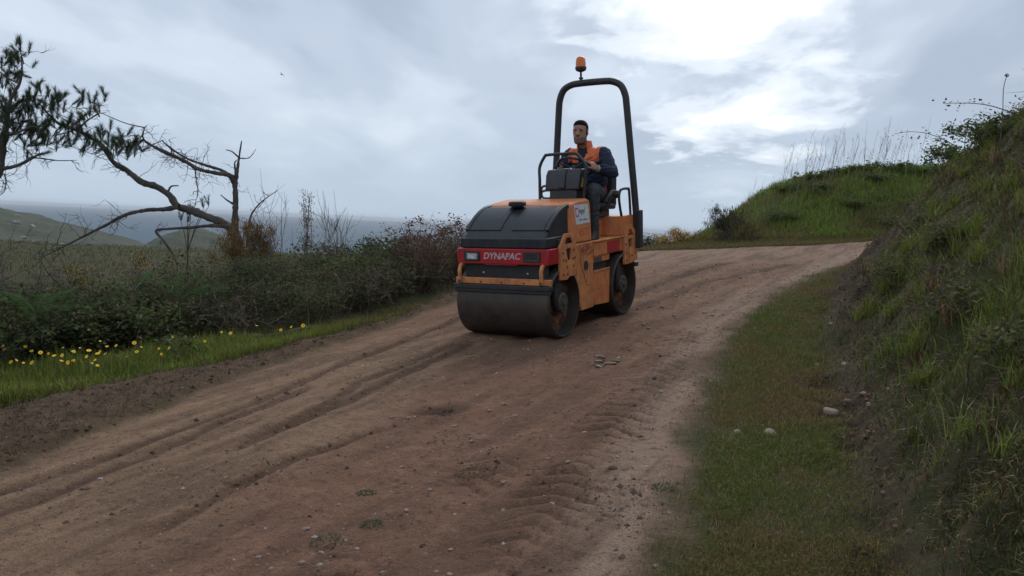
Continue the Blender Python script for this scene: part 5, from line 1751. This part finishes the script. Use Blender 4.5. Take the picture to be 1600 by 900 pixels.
TUFTS = [(-9.43, 4.28), (-9.38, 4.20), (-9.65, 4.12), (-9.48, 4.05), (-9.45, 3.92), (-9.7, 3.72), (-9.08, 3.55), (-9.12, 3.41), (-9.32, 3.44), (-9.55, 3.4), (-9.69, 3.46), (-8.75, 3.5), (-8.68, 3.4), (-8.78, 3.36), (-8.42, 3.38), (-8.32, 3.35), (-8.02, 3.48), (-8.05, 3.31), (-7.95, 3.33), (-8.6, 3.21), (-9.42, 3.24), (-9.59, 3.13), (-9.29, 3.08), (-9.08, 3.15), (-9.65, 2.93), (-9.45, 2.87), (-9.25, 2.85), (-9.05, 2.92), (-8.95, 2.83), (-9.32, 2.58), (-9.18, 2.68), (-9.02, 2.63), (-8.82, 2.7), (-8.65, 2.84), (-8.48, 2.98), (-8.55, 3.04), (-8.38, 2.85), (-8.28, 2.59), (-8.15, 2.56), (-8.01, 2.64), (-7.95, 2.84), (-8.08, 2.8), (-7.68, 2.72), (-7.48, 2.86), (-7.31, 2.83), (-7.44, 2.66), (-7.27, 2.57), (-7.54, 2.56), (-7.14, 2.67), (-7.61, 2.62), (-8.75, 2.57), (-8.58, 2.64), (-8.92, 2.96), (-9.72, 3.19), (-9.62, 2.73), (-9.82, 2.99), (-9.85, 3.32), (-9.95, 3.71), (-9.96, 2.72), (-10.3, 3.1), (-10.5, 3.4), (-10.2, 3.5), (-9.75, 2.55), (-9.9, 3.1)]


def twig(g, p, d, L, r, depth, R):
    n = 6
    q = [np.array(p, float)]
    d = np.array(d, float)
    for i in range(n):
        d = d + R.normal(0, 0.30, 3) + np.array([0, 0, -0.04])
        d /= np.linalg.norm(d)
        q.append(q[-1] + d * L / n)
    g.tube(q, np.linspace(r, r * 0.35, n + 1), BARK * R.uniform(0.7, 1.1), 3)
    if depth:
        for k in range(R.integers(2, 4)):
            i = R.integers(2, n + 1)
            e = d + R.normal(0, 0.7, 3)
            twig(g, q[i], e / np.linalg.norm(e), L * R.uniform(0.4, 0.7), r * 0.55, depth - 1, R)


def needles(g, c, d, R, n=110, L=0.135):
    d = np.array(d, float)
    d /= np.linalg.norm(d)
    s = R.uniform(0, 1, n)
    base = c + d * (s * 0.20)[:, None]
    a = R.normal(0, 1, (n, 3))
    a -= d * (a @ d)[:, None]
    a /= np.linalg.norm(a, axis=1)[:, None]
    sp = R.uniform(0.2, 0.7, n)[:, None]
    v = d * (1 - 0.35 * sp) + a * sp
    v /= np.linalg.norm(v, axis=1)[:, None]
    w = np.cross(v, R.normal(0, 1, (n, 3)))
    w /= np.linalg.norm(w, axis=1)[:, None]
    w *= 0.0034
    Ln = (L * R.uniform(0.7, 1.1, n))[:, None]
    V = np.stack([base - w, base + w, base + v * Ln], 1).reshape(-1, 3)
    col = np.array([0.040, 0.062, 0.028]) * R.uniform(0.6, 1.5, (n, 1))
    g.add(V, np.arange(n * 3).reshape(-1, 3), np.repeat(col, 3, 0))


def pine(label, base, limbs, tufts, seed, dead):
    R = np.random.default_rng(seed)
    root = empty('pine_tree', base)
    tag(root, label, 'pine tree')
    B = np.array(base)
    skel = []
    for i, (nm_, (pts, rs, amp)) in enumerate(limbs.items()):
        q = smooth_line(swing(pts, amp, seed + i), 5 * len(pts))
        rr = np.interp(np.linspace(0, 1, len(q)), np.linspace(0, 1, len(rs)), rs)
        rr = rr * (1 + 0.10 * R.normal(0, 1, len(rr)))
        V, F = tube_np(q - B, rr, 9)
        Vn = V + R.normal(0, 1, V.shape) * np.repeat(rr, 9)[:, None] * 0.07
        lich = fbm(V[:, 0] * 3 + V[:, 2] * 2, V[:, 2] * 5, 3.0, 3)
        C = BARK * (1 + 0.35 * lich[:, None]) + np.clip(lich[:, None] - 0.25, 0, 1) * np.array([0.10, 0.11, 0.085])
        g = Geo()
        g.add(Vn, F, np.clip(C, 0.01, 1))
        g.obj('trunk' if nm_ == 'trunk' else 'limb', bark_m, root, True)
        skel.append(q[(len(q) // 4 if nm_ == 'trunk' else 3):])
    K = np.vstack(skel)
    gt = Geo()
    for nm_, s0, cnt, Lr in dead:
        q = skel[list(limbs).index(nm_)]
        for k in range(cnt):
            p = q[int(len(q) * (s0 + (1 - s0) * R.random())) - 1]
            d = R.normal(0, 1, 3) + np.array([-0.4, 0, 0.1])
            twig(gt, p - B, d / np.linalg.norm(d), Lr * R.uniform(0.5, 1.1), 0.0075, 1, R)
    gn = Geo()
    for (tx, tz) in tufts:
        p = np.array([tx, 15.8, tz])
        p = CAMP + (p - CAMP) * (1 + R.normal(0, 0.022))
        a = K[np.argmin(np.linalg.norm(K - p, axis=1))]
        mid = (a + p) / 2 + R.normal(0, 0.06, 3) - np.array([0, 0, 0.03])
        gt.tube(smooth_line([a - B, mid - B, p - B], 8), np.linspace(0.011, 0.006, 8), BARK * 0.9, 4)
        for k in range(R.integers(4, 7) if tx < -8.9 else R.integers(3, 6)):
            e = p + R.normal(0, 0.11, 3)
            gt.tube([p - B, e - B], [0.005, 0.004], BARK * 0.9, 3)
            d = R.normal(0, 0.45, 3) + np.array([0.05, 0, 0.9])
            needles(gn, e - B, d, R)
    gt.obj('twigs', bark_m, root)['kind'] = 'stuff'
    if gn.n:
        gn.obj('crown', needle_m, root)['kind'] = 'stuff'
    return root


pine('wind bent pine with half dead limbs leaning over the field', (-5.30, 16.0, 0.40), LIMBS, [q for q in TUFTS if q[0] > -8.9], 100,
     [('trunk', 0.45, 46, 0.6), ('limbA', 0.3, 34, 0.55), ('limbB', 0.2, 16, 0.42), ('low', 0.25, 26, 0.5), ('low2', 0.3, 8, 0.3), ('hang', 0.1, 12, 0.2), ('stem', 0.4, 6, 0.3), ('crown2', 0.2, 8, 0.3), ('dead', 0.3, 6, 0.3)])
pine('dense dark pine whose needled crown reaches over the leaning one', (-10.6, 15.3, 0.05), LEFT, [q for q in TUFTS if q[0] <= -8.9], 200,
     [('trunk', 0.3, 26, 0.6), ('limbA', 0.1, 14, 0.5), ('limbC', 0.1, 8, 0.4), ('limbG', 0.1, 9, 0.4), ('limbB', 0.2, 6, 0.35)])
# low dead branches lying in the heather at the left
for i, (x, y, az) in enumerate(((-7.6, 12.6, 0.4), (-8.2, 13.4, 2.6), (-7.0, 13.2, 3.4), (-8.9, 13.8, 0.9), (-7.9, 14.6, 2.0))):
    R = np.random.default_rng(300 + i)
    g = Geo()
    for k in range(5):
        d = np.array([math.cos(az + R.normal(0, 0.5)), math.sin(az + R.normal(0, 0.5)), R.uniform(0.25, 0.8)])
        twig(g, (0, 0, 0.0), d / np.linalg.norm(d), R.uniform(0.7, 1.2), 0.012, 2, R)
    o = g.obj('fallen_branch', bark_m)
    o.location = (x, y, h1(x, y))
    tag(o, 'dead branching limb sticking up from the heather under the pines', 'branch', 'dead branches in the heather')
# seedling pine behind
R = np.random.default_rng(77)
root = empty('pine_seedling', (-6.85, 17.5, h1(-6.85, 17.5)))
tag(root, 'young pine seedling with a few needle tufts behind the leaning trunk', 'pine tree')
z0 = root.location.z
g, gn = Geo(), Geo()
for (x, z) in ((-6.88, 1.27), (-6.87, 1.43), (-7.01, 1.29), (-6.79, 1.43), (-6.55, 1.58), (-6.43, 1.64)):
    e = np.array([x + 6.85, R.normal(0, 0.05), z - z0])
    g.tube(smooth_line([(0, 0, -0.05), (0, 0, 0.3 * e[2]), e * np.array([0.5, 1, 0.75]), e], 8), np.linspace(0.012, 0.005, 8), BARK, 4)
    for k in range(2):
        needles(gn, e, R.normal(0, 0.3, 3) + np.array([0, 0, 1]), R, 60, 0.11)
g.obj('stem', bark_m, root)
gn.obj('crown', needle_m, root)['kind'] = 'stuff'

# ------------------------------------------------------------------ stones, clods, weeds, flowers, bird
stone_m = surf_mat('pale_stone', (0.36, 0.275, 0.215), (0.25, 0.18, 0.14), 0.95, 12.0, bump=0.4, bscale=40, dirt=(0.14, 0.09, 0.07), dirt_amt=0.5)


def stone_mesh(seed):
    r = np.random.default_rng(seed)
    bm = bmesh.new()
    bmesh.ops.create_icosphere(bm, subdivisions=2, radius=1.0)
    ax = r.normal(0, 1, (5, 3))
    ax /= np.linalg.norm(ax, axis=1)[:, None]
    cut = r.uniform(0.55, 0.9, 5)
    for v in bm.verts:
        p = np.array(v.co)
        for a, c in zip(ax, cut):
            d = p @ a
            if d > c:
                p = p - a * (d - c)
        v.co = p * (1 + 0.05 * r.normal())
    me = bpy.data.meshes.new('stone')
    bm.to_mesh(me)
    bm.free()
    me.materials.append(stone_m)
    return me


SM = [stone_mesh(k) for k in range(6)]


def stone(x, y, r, label, group=None, flat=0.6):
    o = bpy.data.objects.new('stone', SM[rng.integers(6)])
    COL.objects.link(o)
    o.scale = (r * rng.uniform(0.85, 1.3), r * rng.uniform(0.8, 1.1), r * flat)
    o.rotation_euler = (rng.normal(0, 0.15), rng.normal(0, 0.15), rng.uniform(0, 6.28))
    o.location = (x, y, h1(x, y) + r * flat * 0.35)
    tag(o, label, 'stone', group)


stone(1.40, 4.94, 0.034, 'rounded pale stone lying alone in the short verge grass', None, 0.8)
stone(1.59, 4.92, 0.050, 'dark flattish stone in the verge grass beside the pale one', None, 0.55)
stone(2.09, 5.30, 0.052, 'biggest pale stone at the foot of the bank', None, 0.7)
for x, y, r in ((2.59, 6.21, 0.035), (2.29, 5.53, 0.030), (2.36, 5.44, 0.026), (2.63, 6.46, 0.032), (2.50, 6.69, 0.028), (2.3, 4.95, 0.02), (2.9, 7.5, 0.03), (2.2, 5.0, 0.022)):
    stone(x, y, r, 'small pale stone in the torn soil below the bank', 'stones in the torn soil')
for x, y, r in ((0.81, 7.29, 0.045), (0.86, 6.98, 0.055), (0.70, 6.95, 0.03), (0.78, 7.08, 0.04), (0.92, 7.10, 0.035), (0.75, 6.85, 0.03)):
    stone(x, y, r, 'pale broken stone in the patch pressed into the track', 'stones pressed into the track', 0.35)
for k in range(70):
    u = rng.random()
    x, y = (rng.normal(-0.25, 0.55), rng.uniform(3.2, 6.8)) if u < 0.65 else (rng.uniform(0.6, 3.5), rng.uniform(8.5, 14))
    if u >= 0.65:
        x = 0.3 + (y - 8.5) * 0.55 + rng.uniform(0, 1.6)
    stone(x, y, rng.uniform(0.009, 0.020) * (1 if u < 0.65 else 1.5), 'small pale stone lying loose on the dirt track', 'loose stones on the track', 0.55)


def crumbs(name, P, size, cols, w):
    """tens of thousands of tiny lumps: octahedra pulled out of shape"""
    n = len(P)
    o8 = np.array([(1, 0, 0), (-1, 0, 0), (0, 1, 0), (0, -1, 0), (0, 0, 1), (0, 0, -1)], float)
    f8 = np.array([(0, 2, 4), (2, 1, 4), (1, 3, 4), (3, 0, 4), (2, 0, 5), (1, 2, 5), (3, 1, 5), (0, 3, 5)])
    th = rng.uniform(0, 6.28, n)
    ca, sa = np.cos(th), np.sin(th)
    v = o8[None] * rng.uniform(0.6, 1.3, (n, 6, 1)) * size[:, None, None]
    v[:, :, 2] *= 0.6
    x = v[:, :, 0] * ca[:, None] - v[:, :, 1] * sa[:, None]
    y = v[:, :, 0] * sa[:, None] + v[:, :, 1] * ca[:, None]
    V = np.stack([x, y, v[:, :, 2]], -1) + P[:, None, :]
    F = (np.arange(n)[:, None, None] * 6 + f8[None]).reshape(-1, 3)
    C = np.repeat(palette(cols, w, n) * (0.7 + 0.5 * rng.random((n, 1))), 6, 0)
    o = mesh_np(name, V.reshape(-1, 3), F, bark_m, C)
    o['kind'] = 'stuff'


P = scatter(16000, -3.4, 6, 2.0, 15, lambda M, x, y: M['road'] * (0.12 + 0.88 * (fbm(x, y, 1.1, 3) > 0.05)) * (0.3 + 0.7 * sstep(0.8, 1.8, M['dL'])), 1.3, True)
crumbs('gravel', P, rng.exponential(0.0032, len(P)) + 0.0022, [(0.15, 0.095, 0.07), (0.26, 0.20, 0.16), (0.09, 0.055, 0.042), (0.36, 0.31, 0.27)], [0.45, 0.2, 0.27, 0.08])
P = scatter(15000, -6, 8.5, 2.0, 16, lambda M, x, y: np.clip(M['soil'] + 0.5 * M['rut'], 0, 1), 0.9, True)
crumbs('soil_clods', P, np.minimum(rng.exponential(0.007, len(P)), 0.022) + 0.003, [(0.095, 0.058, 0.038), (0.060, 0.039, 0.027), (0.150, 0.094, 0.060)], [0.45, 0.35, 0.2])

# weeds on the track
for x, y, r, lab in ((-0.19, 4.38, 0.085, 'round green weed rosette in the middle of the track'), (-0.77, 3.58, 0.075, 'grey green weed patch low on the near part of the track'), (-0.70, 4.17, 0.05, 'tiny weed beside loose stones on the track'), (-0.60, 3.75, 0.055, 'small pale weed next to the grey green patch'), (0.81, 4.12, 0.06, 'small weed at the pale edge of the track')):
    n = 160
    a, q = rng.uniform(0, 6.28, n), r * np.sqrt(rng.random(n))
    pt = np.stack([q * np.cos(a), q * np.sin(a), np.zeros(n)], 1)
    z0 = h1(x, y)
    pt[:, 2] = height(x + pt[:, 0], y + pt[:, 1]) - z0
    g = Geo()
    g.add(*blades(pt, rng.uniform(0.010, 0.026, n), rng.uniform(0.003, 0.006, n), rng.uniform(0.9, 1.6, n), a, palette([(0.06, 0.085, 0.04), (0.085, 0.11, 0.06)], [1, 1], n)))
    o = g.obj('track_weed', grass_m)
    o.location = (x, y, z0)
    tag(o, lab, 'weed')

# yellow flowers in the strip
pet_m = surf_mat('yellow_petal', (0.88, 0.58, 0.015), (0.85, 0.48, 0.01), 0.6, 60.0)
cen_m = surf_mat('flower_centre', (0.55, 0.26, 0.01), None, 0.8, 60.0)
stemf_m = surf_mat('flower_stem', (0.07, 0.12, 0.03), None, 0.7, 30.0)
hb_ = MB()
for k in range(13):
    a = 2 * math.pi * k / 13
    c, s = math.cos(a), math.sin(a)
    V = [(0.2 * c - 0.10 * s, 0.2 * s + 0.10 * c, 0), (0.2 * c + 0.10 * s, 0.2 * s - 0.10 * c, 0), (0.75 * c + 0.2 * s, 0.75 * s - 0.2 * c, 0.10), (1.0 * c, 1.0 * s, 0.05), (0.75 * c - 0.2 * s, 0.75 * s + 0.2 * c, 0.10)]
    hb_.add(V, [(0, 1, 2, 3, 4)])
o = hb_.obj('petals', pet_m, None, 0, 0)
PETM = o.data
bpy.data.objects.remove(o)
o = MB().lathe([(-0.05, 0.22), (0.08, 0.30), (0.16, 0.18), (0.18, 0.03)], (0, 0, 0), 2, 10).obj('flower_centre', cen_m)
CENM = o.data
bpy.data.objects.remove(o)
FL = [(-4.33, 7.12), (-4.24, 7.23), (-3.78, 6.83), (-3.76, 6.87), (-3.68, 6.86), (-3.51, 6.79), (-3.43, 6.78), (-3.37, 6.89), (-3.23, 6.76), (-3.14, 6.86), (-3.25, 7.03), (-3.15, 6.93), (-2.98, 7.31), (-2.89, 7.38), (-2.76, 7.41), (-2.51, 7.59), (-2.85, 8.05), (-2.27, 8.15), (-2.16, 8.03), (-2.03, 8.01), (-3.6, 7.3), (-3.9, 7.2), (-3.3, 7.25), (-4.1, 6.9), (-4.5, 6.9), (-2.65, 7.75), (-3.05, 7.5), (-3.45, 7.05), (-4.0, 6.75), (-3.0, 7.1), (-2.4, 7.9), (-3.55, 6.95)]
FL += [(rng.normal(-3.75, 0.42), 0) for _ in range(26)]
FL = [(x, y if y else 7.0 - 0.30 * (x + 3.75) + rng.normal(0, 0.13)) for x, y in FL]
for x, y in FL:
    z0 = h1(x, y)
    h = rng.uniform(0.13, 0.27)
    f = empty('yellow_flower', (x, y, z0))
    tag(f, 'yellow daisy-like flower in the green strip beside the track', 'flower', 'yellow flowers in the grass strip')
    tip = np.array([rng.normal(0, 0.03), rng.normal(0, 0.03), h])
    MB().tube([(0, 0, -0.02), tuple(tip * np.array([0.3, 0.3, 0.6])), tuple(tip)], 0.0022, 5).obj('stem', stemf_m, f, 0, 60)
    r = rng.uniform(0.010, 0.022)
    for me, nm_ in ((PETM, 'petals'), (CENM, 'flower_centre')):
        q = bpy.data.objects.new(nm_, me)
        COL.objects.link(q)
        q.parent = f
        q.location = tip
        q.scale = (r, r, r)
        q.rotation_euler = (rng.uniform(-0.1, 1.2), rng.normal(0, 0.5), 0) if nm_ == 'petals' else rot_
        rot_ = tuple(q.rotation_euler)

# a sawn log end and pale sticks under the hedge
logm = surf_mat('pale_wood', (0.24, 0.17, 0.12), (0.16, 0.11, 0.08), 0.9, 30.0, bump=0.3)
for (x, y, az, L, r, lab) in ((-2.35, 8.95, 0.5, 0.55, 0.014, 'pale stick lying at the foot of the hedge'), (-2.75, 8.55, 0.2, 0.35, 0.022, 'short broken branch lying under the brambles')):
    d = np.array([math.cos(az), math.sin(az), 0])
    z0 = h1(x, y)
    pts = [d * L * u + np.array([0, 0, 0.02 + 0.02 * math.sin(u * 5)]) for u in np.linspace(-0.5, 0.5, 7)]
    pts = [p + np.array([0, 0, h1(x + p[0], y + p[1]) - z0]) for p in pts]
    o = MB().tube([tuple(p) for p in pts], [r * k for k in (0.9, 1, 1.05, 1, 0.95, 0.9, 0.7)], 8).obj('stick', logm, None, 0, 50)
    o.location = (x, y, z0)
    tag(o, lab, 'stick')

# bird far off in the sky
bird_m = surf_mat('bird_grey', (0.05, 0.052, 0.058), None, 0.8, 5.0)
bv = MB()
bv.add(*loft([((-0.22, 0, 0), (0, 1, 0), (0, 0, 1), 0.02, 0.012), ((-0.1, 0, 0), (0, 1, 0), (0, 0, 1), 0.05, 0.045), ((0.06, 0, 0), (0, 1, 0), (0, 0, 1), 0.055, 0.05), ((0.17, 0, 0.01), (0, 1, 0), (0, 0, 1), 0.035, 0.033), ((0.25, 0, 0.005), (0, 1, 0), (0, 0, 1), 0.008, 0.008)], 10))
brd = empty('bird', (-17.0, 60.0, 11.4), (0.5, 0, 2.5))
tag(brd, 'small dark bird flying alone in the grey sky', 'bird')
brd.scale = (0.55, 0.55, 0.55)
bv.obj('body', bird_m, brd, 0, 60)
for s in (-1, 1):
    MB().add([(0.08, s * 0.04, 0.02), (-0.06, s * 0.04, 0.02), (-0.04, s * 0.22, 0.10), (0.09, s * 0.20, 0.11), (-0.12, s * 0.42, 0.04), (0.08, s * 0.04, 0.03), (-0.06, s * 0.04, 0.03), (-0.04, s * 0.22, 0.11), (0.09, s * 0.20, 0.12), (-0.12, s * 0.42, 0.05)],
             [(0, 1, 2, 3), (3, 2, 4), (5, 8, 7, 6), (8, 9, 7), (0, 3, 8, 5), (3, 4, 9, 8), (4, 2, 7, 9), (2, 1, 6, 7), (1, 0, 5, 6)]).obj('wing', bird_m, brd, 0, 0)

# boulders on the far hill
rock_m = surf_mat('granite', (0.30, 0.29, 0.27), (0.20, 0.19, 0.18), 0.95, 0.4)
for k in range(16):
    x, y = rng.uniform(-420, -300), rng.uniform(480, 640)
    o = bpy.data.objects.new('boulder', SM[k % 6].copy())
    o.data.materials.clear()
    o.data.materials.append(rock_m)
    COL.objects.link(o)
    r = rng.uniform(0.8, 2.2)
    o.scale = (r * 1.5, r, r * 0.8)
    o.rotation_euler = (0, 0, rng.uniform(0, 6.28))
    o.location = (x, y, float(hill_z(np.array([x]), np.array([y]))[0]) + 0.2 * r)
    tag(o, 'pale granite boulder on the far hillside above the sea', 'boulder', 'boulders on the far hill')

# ------------------------------------------------------------------ sea air
m = bpy.data.materials.new('sea_air')
m.use_nodes = True
t = m.node_tree
t.nodes.clear()
out = N(t, 'ShaderNodeOutputMaterial')
pv = N(t, 'ShaderNodeVolumePrincipled')
pv.inputs['Color'].default_value = (0.86, 0.91, 0.97, 1)
pv.inputs['Density'].default_value = 0.00008
t.links.new(pv.outputs[0], out.inputs['Volume'])
hz = MB().box(-25000, 25000, -300, 25000, -72.0, 16.0).obj('haze', m, None, 0, 0)
hz['kind'] = 'stuff'
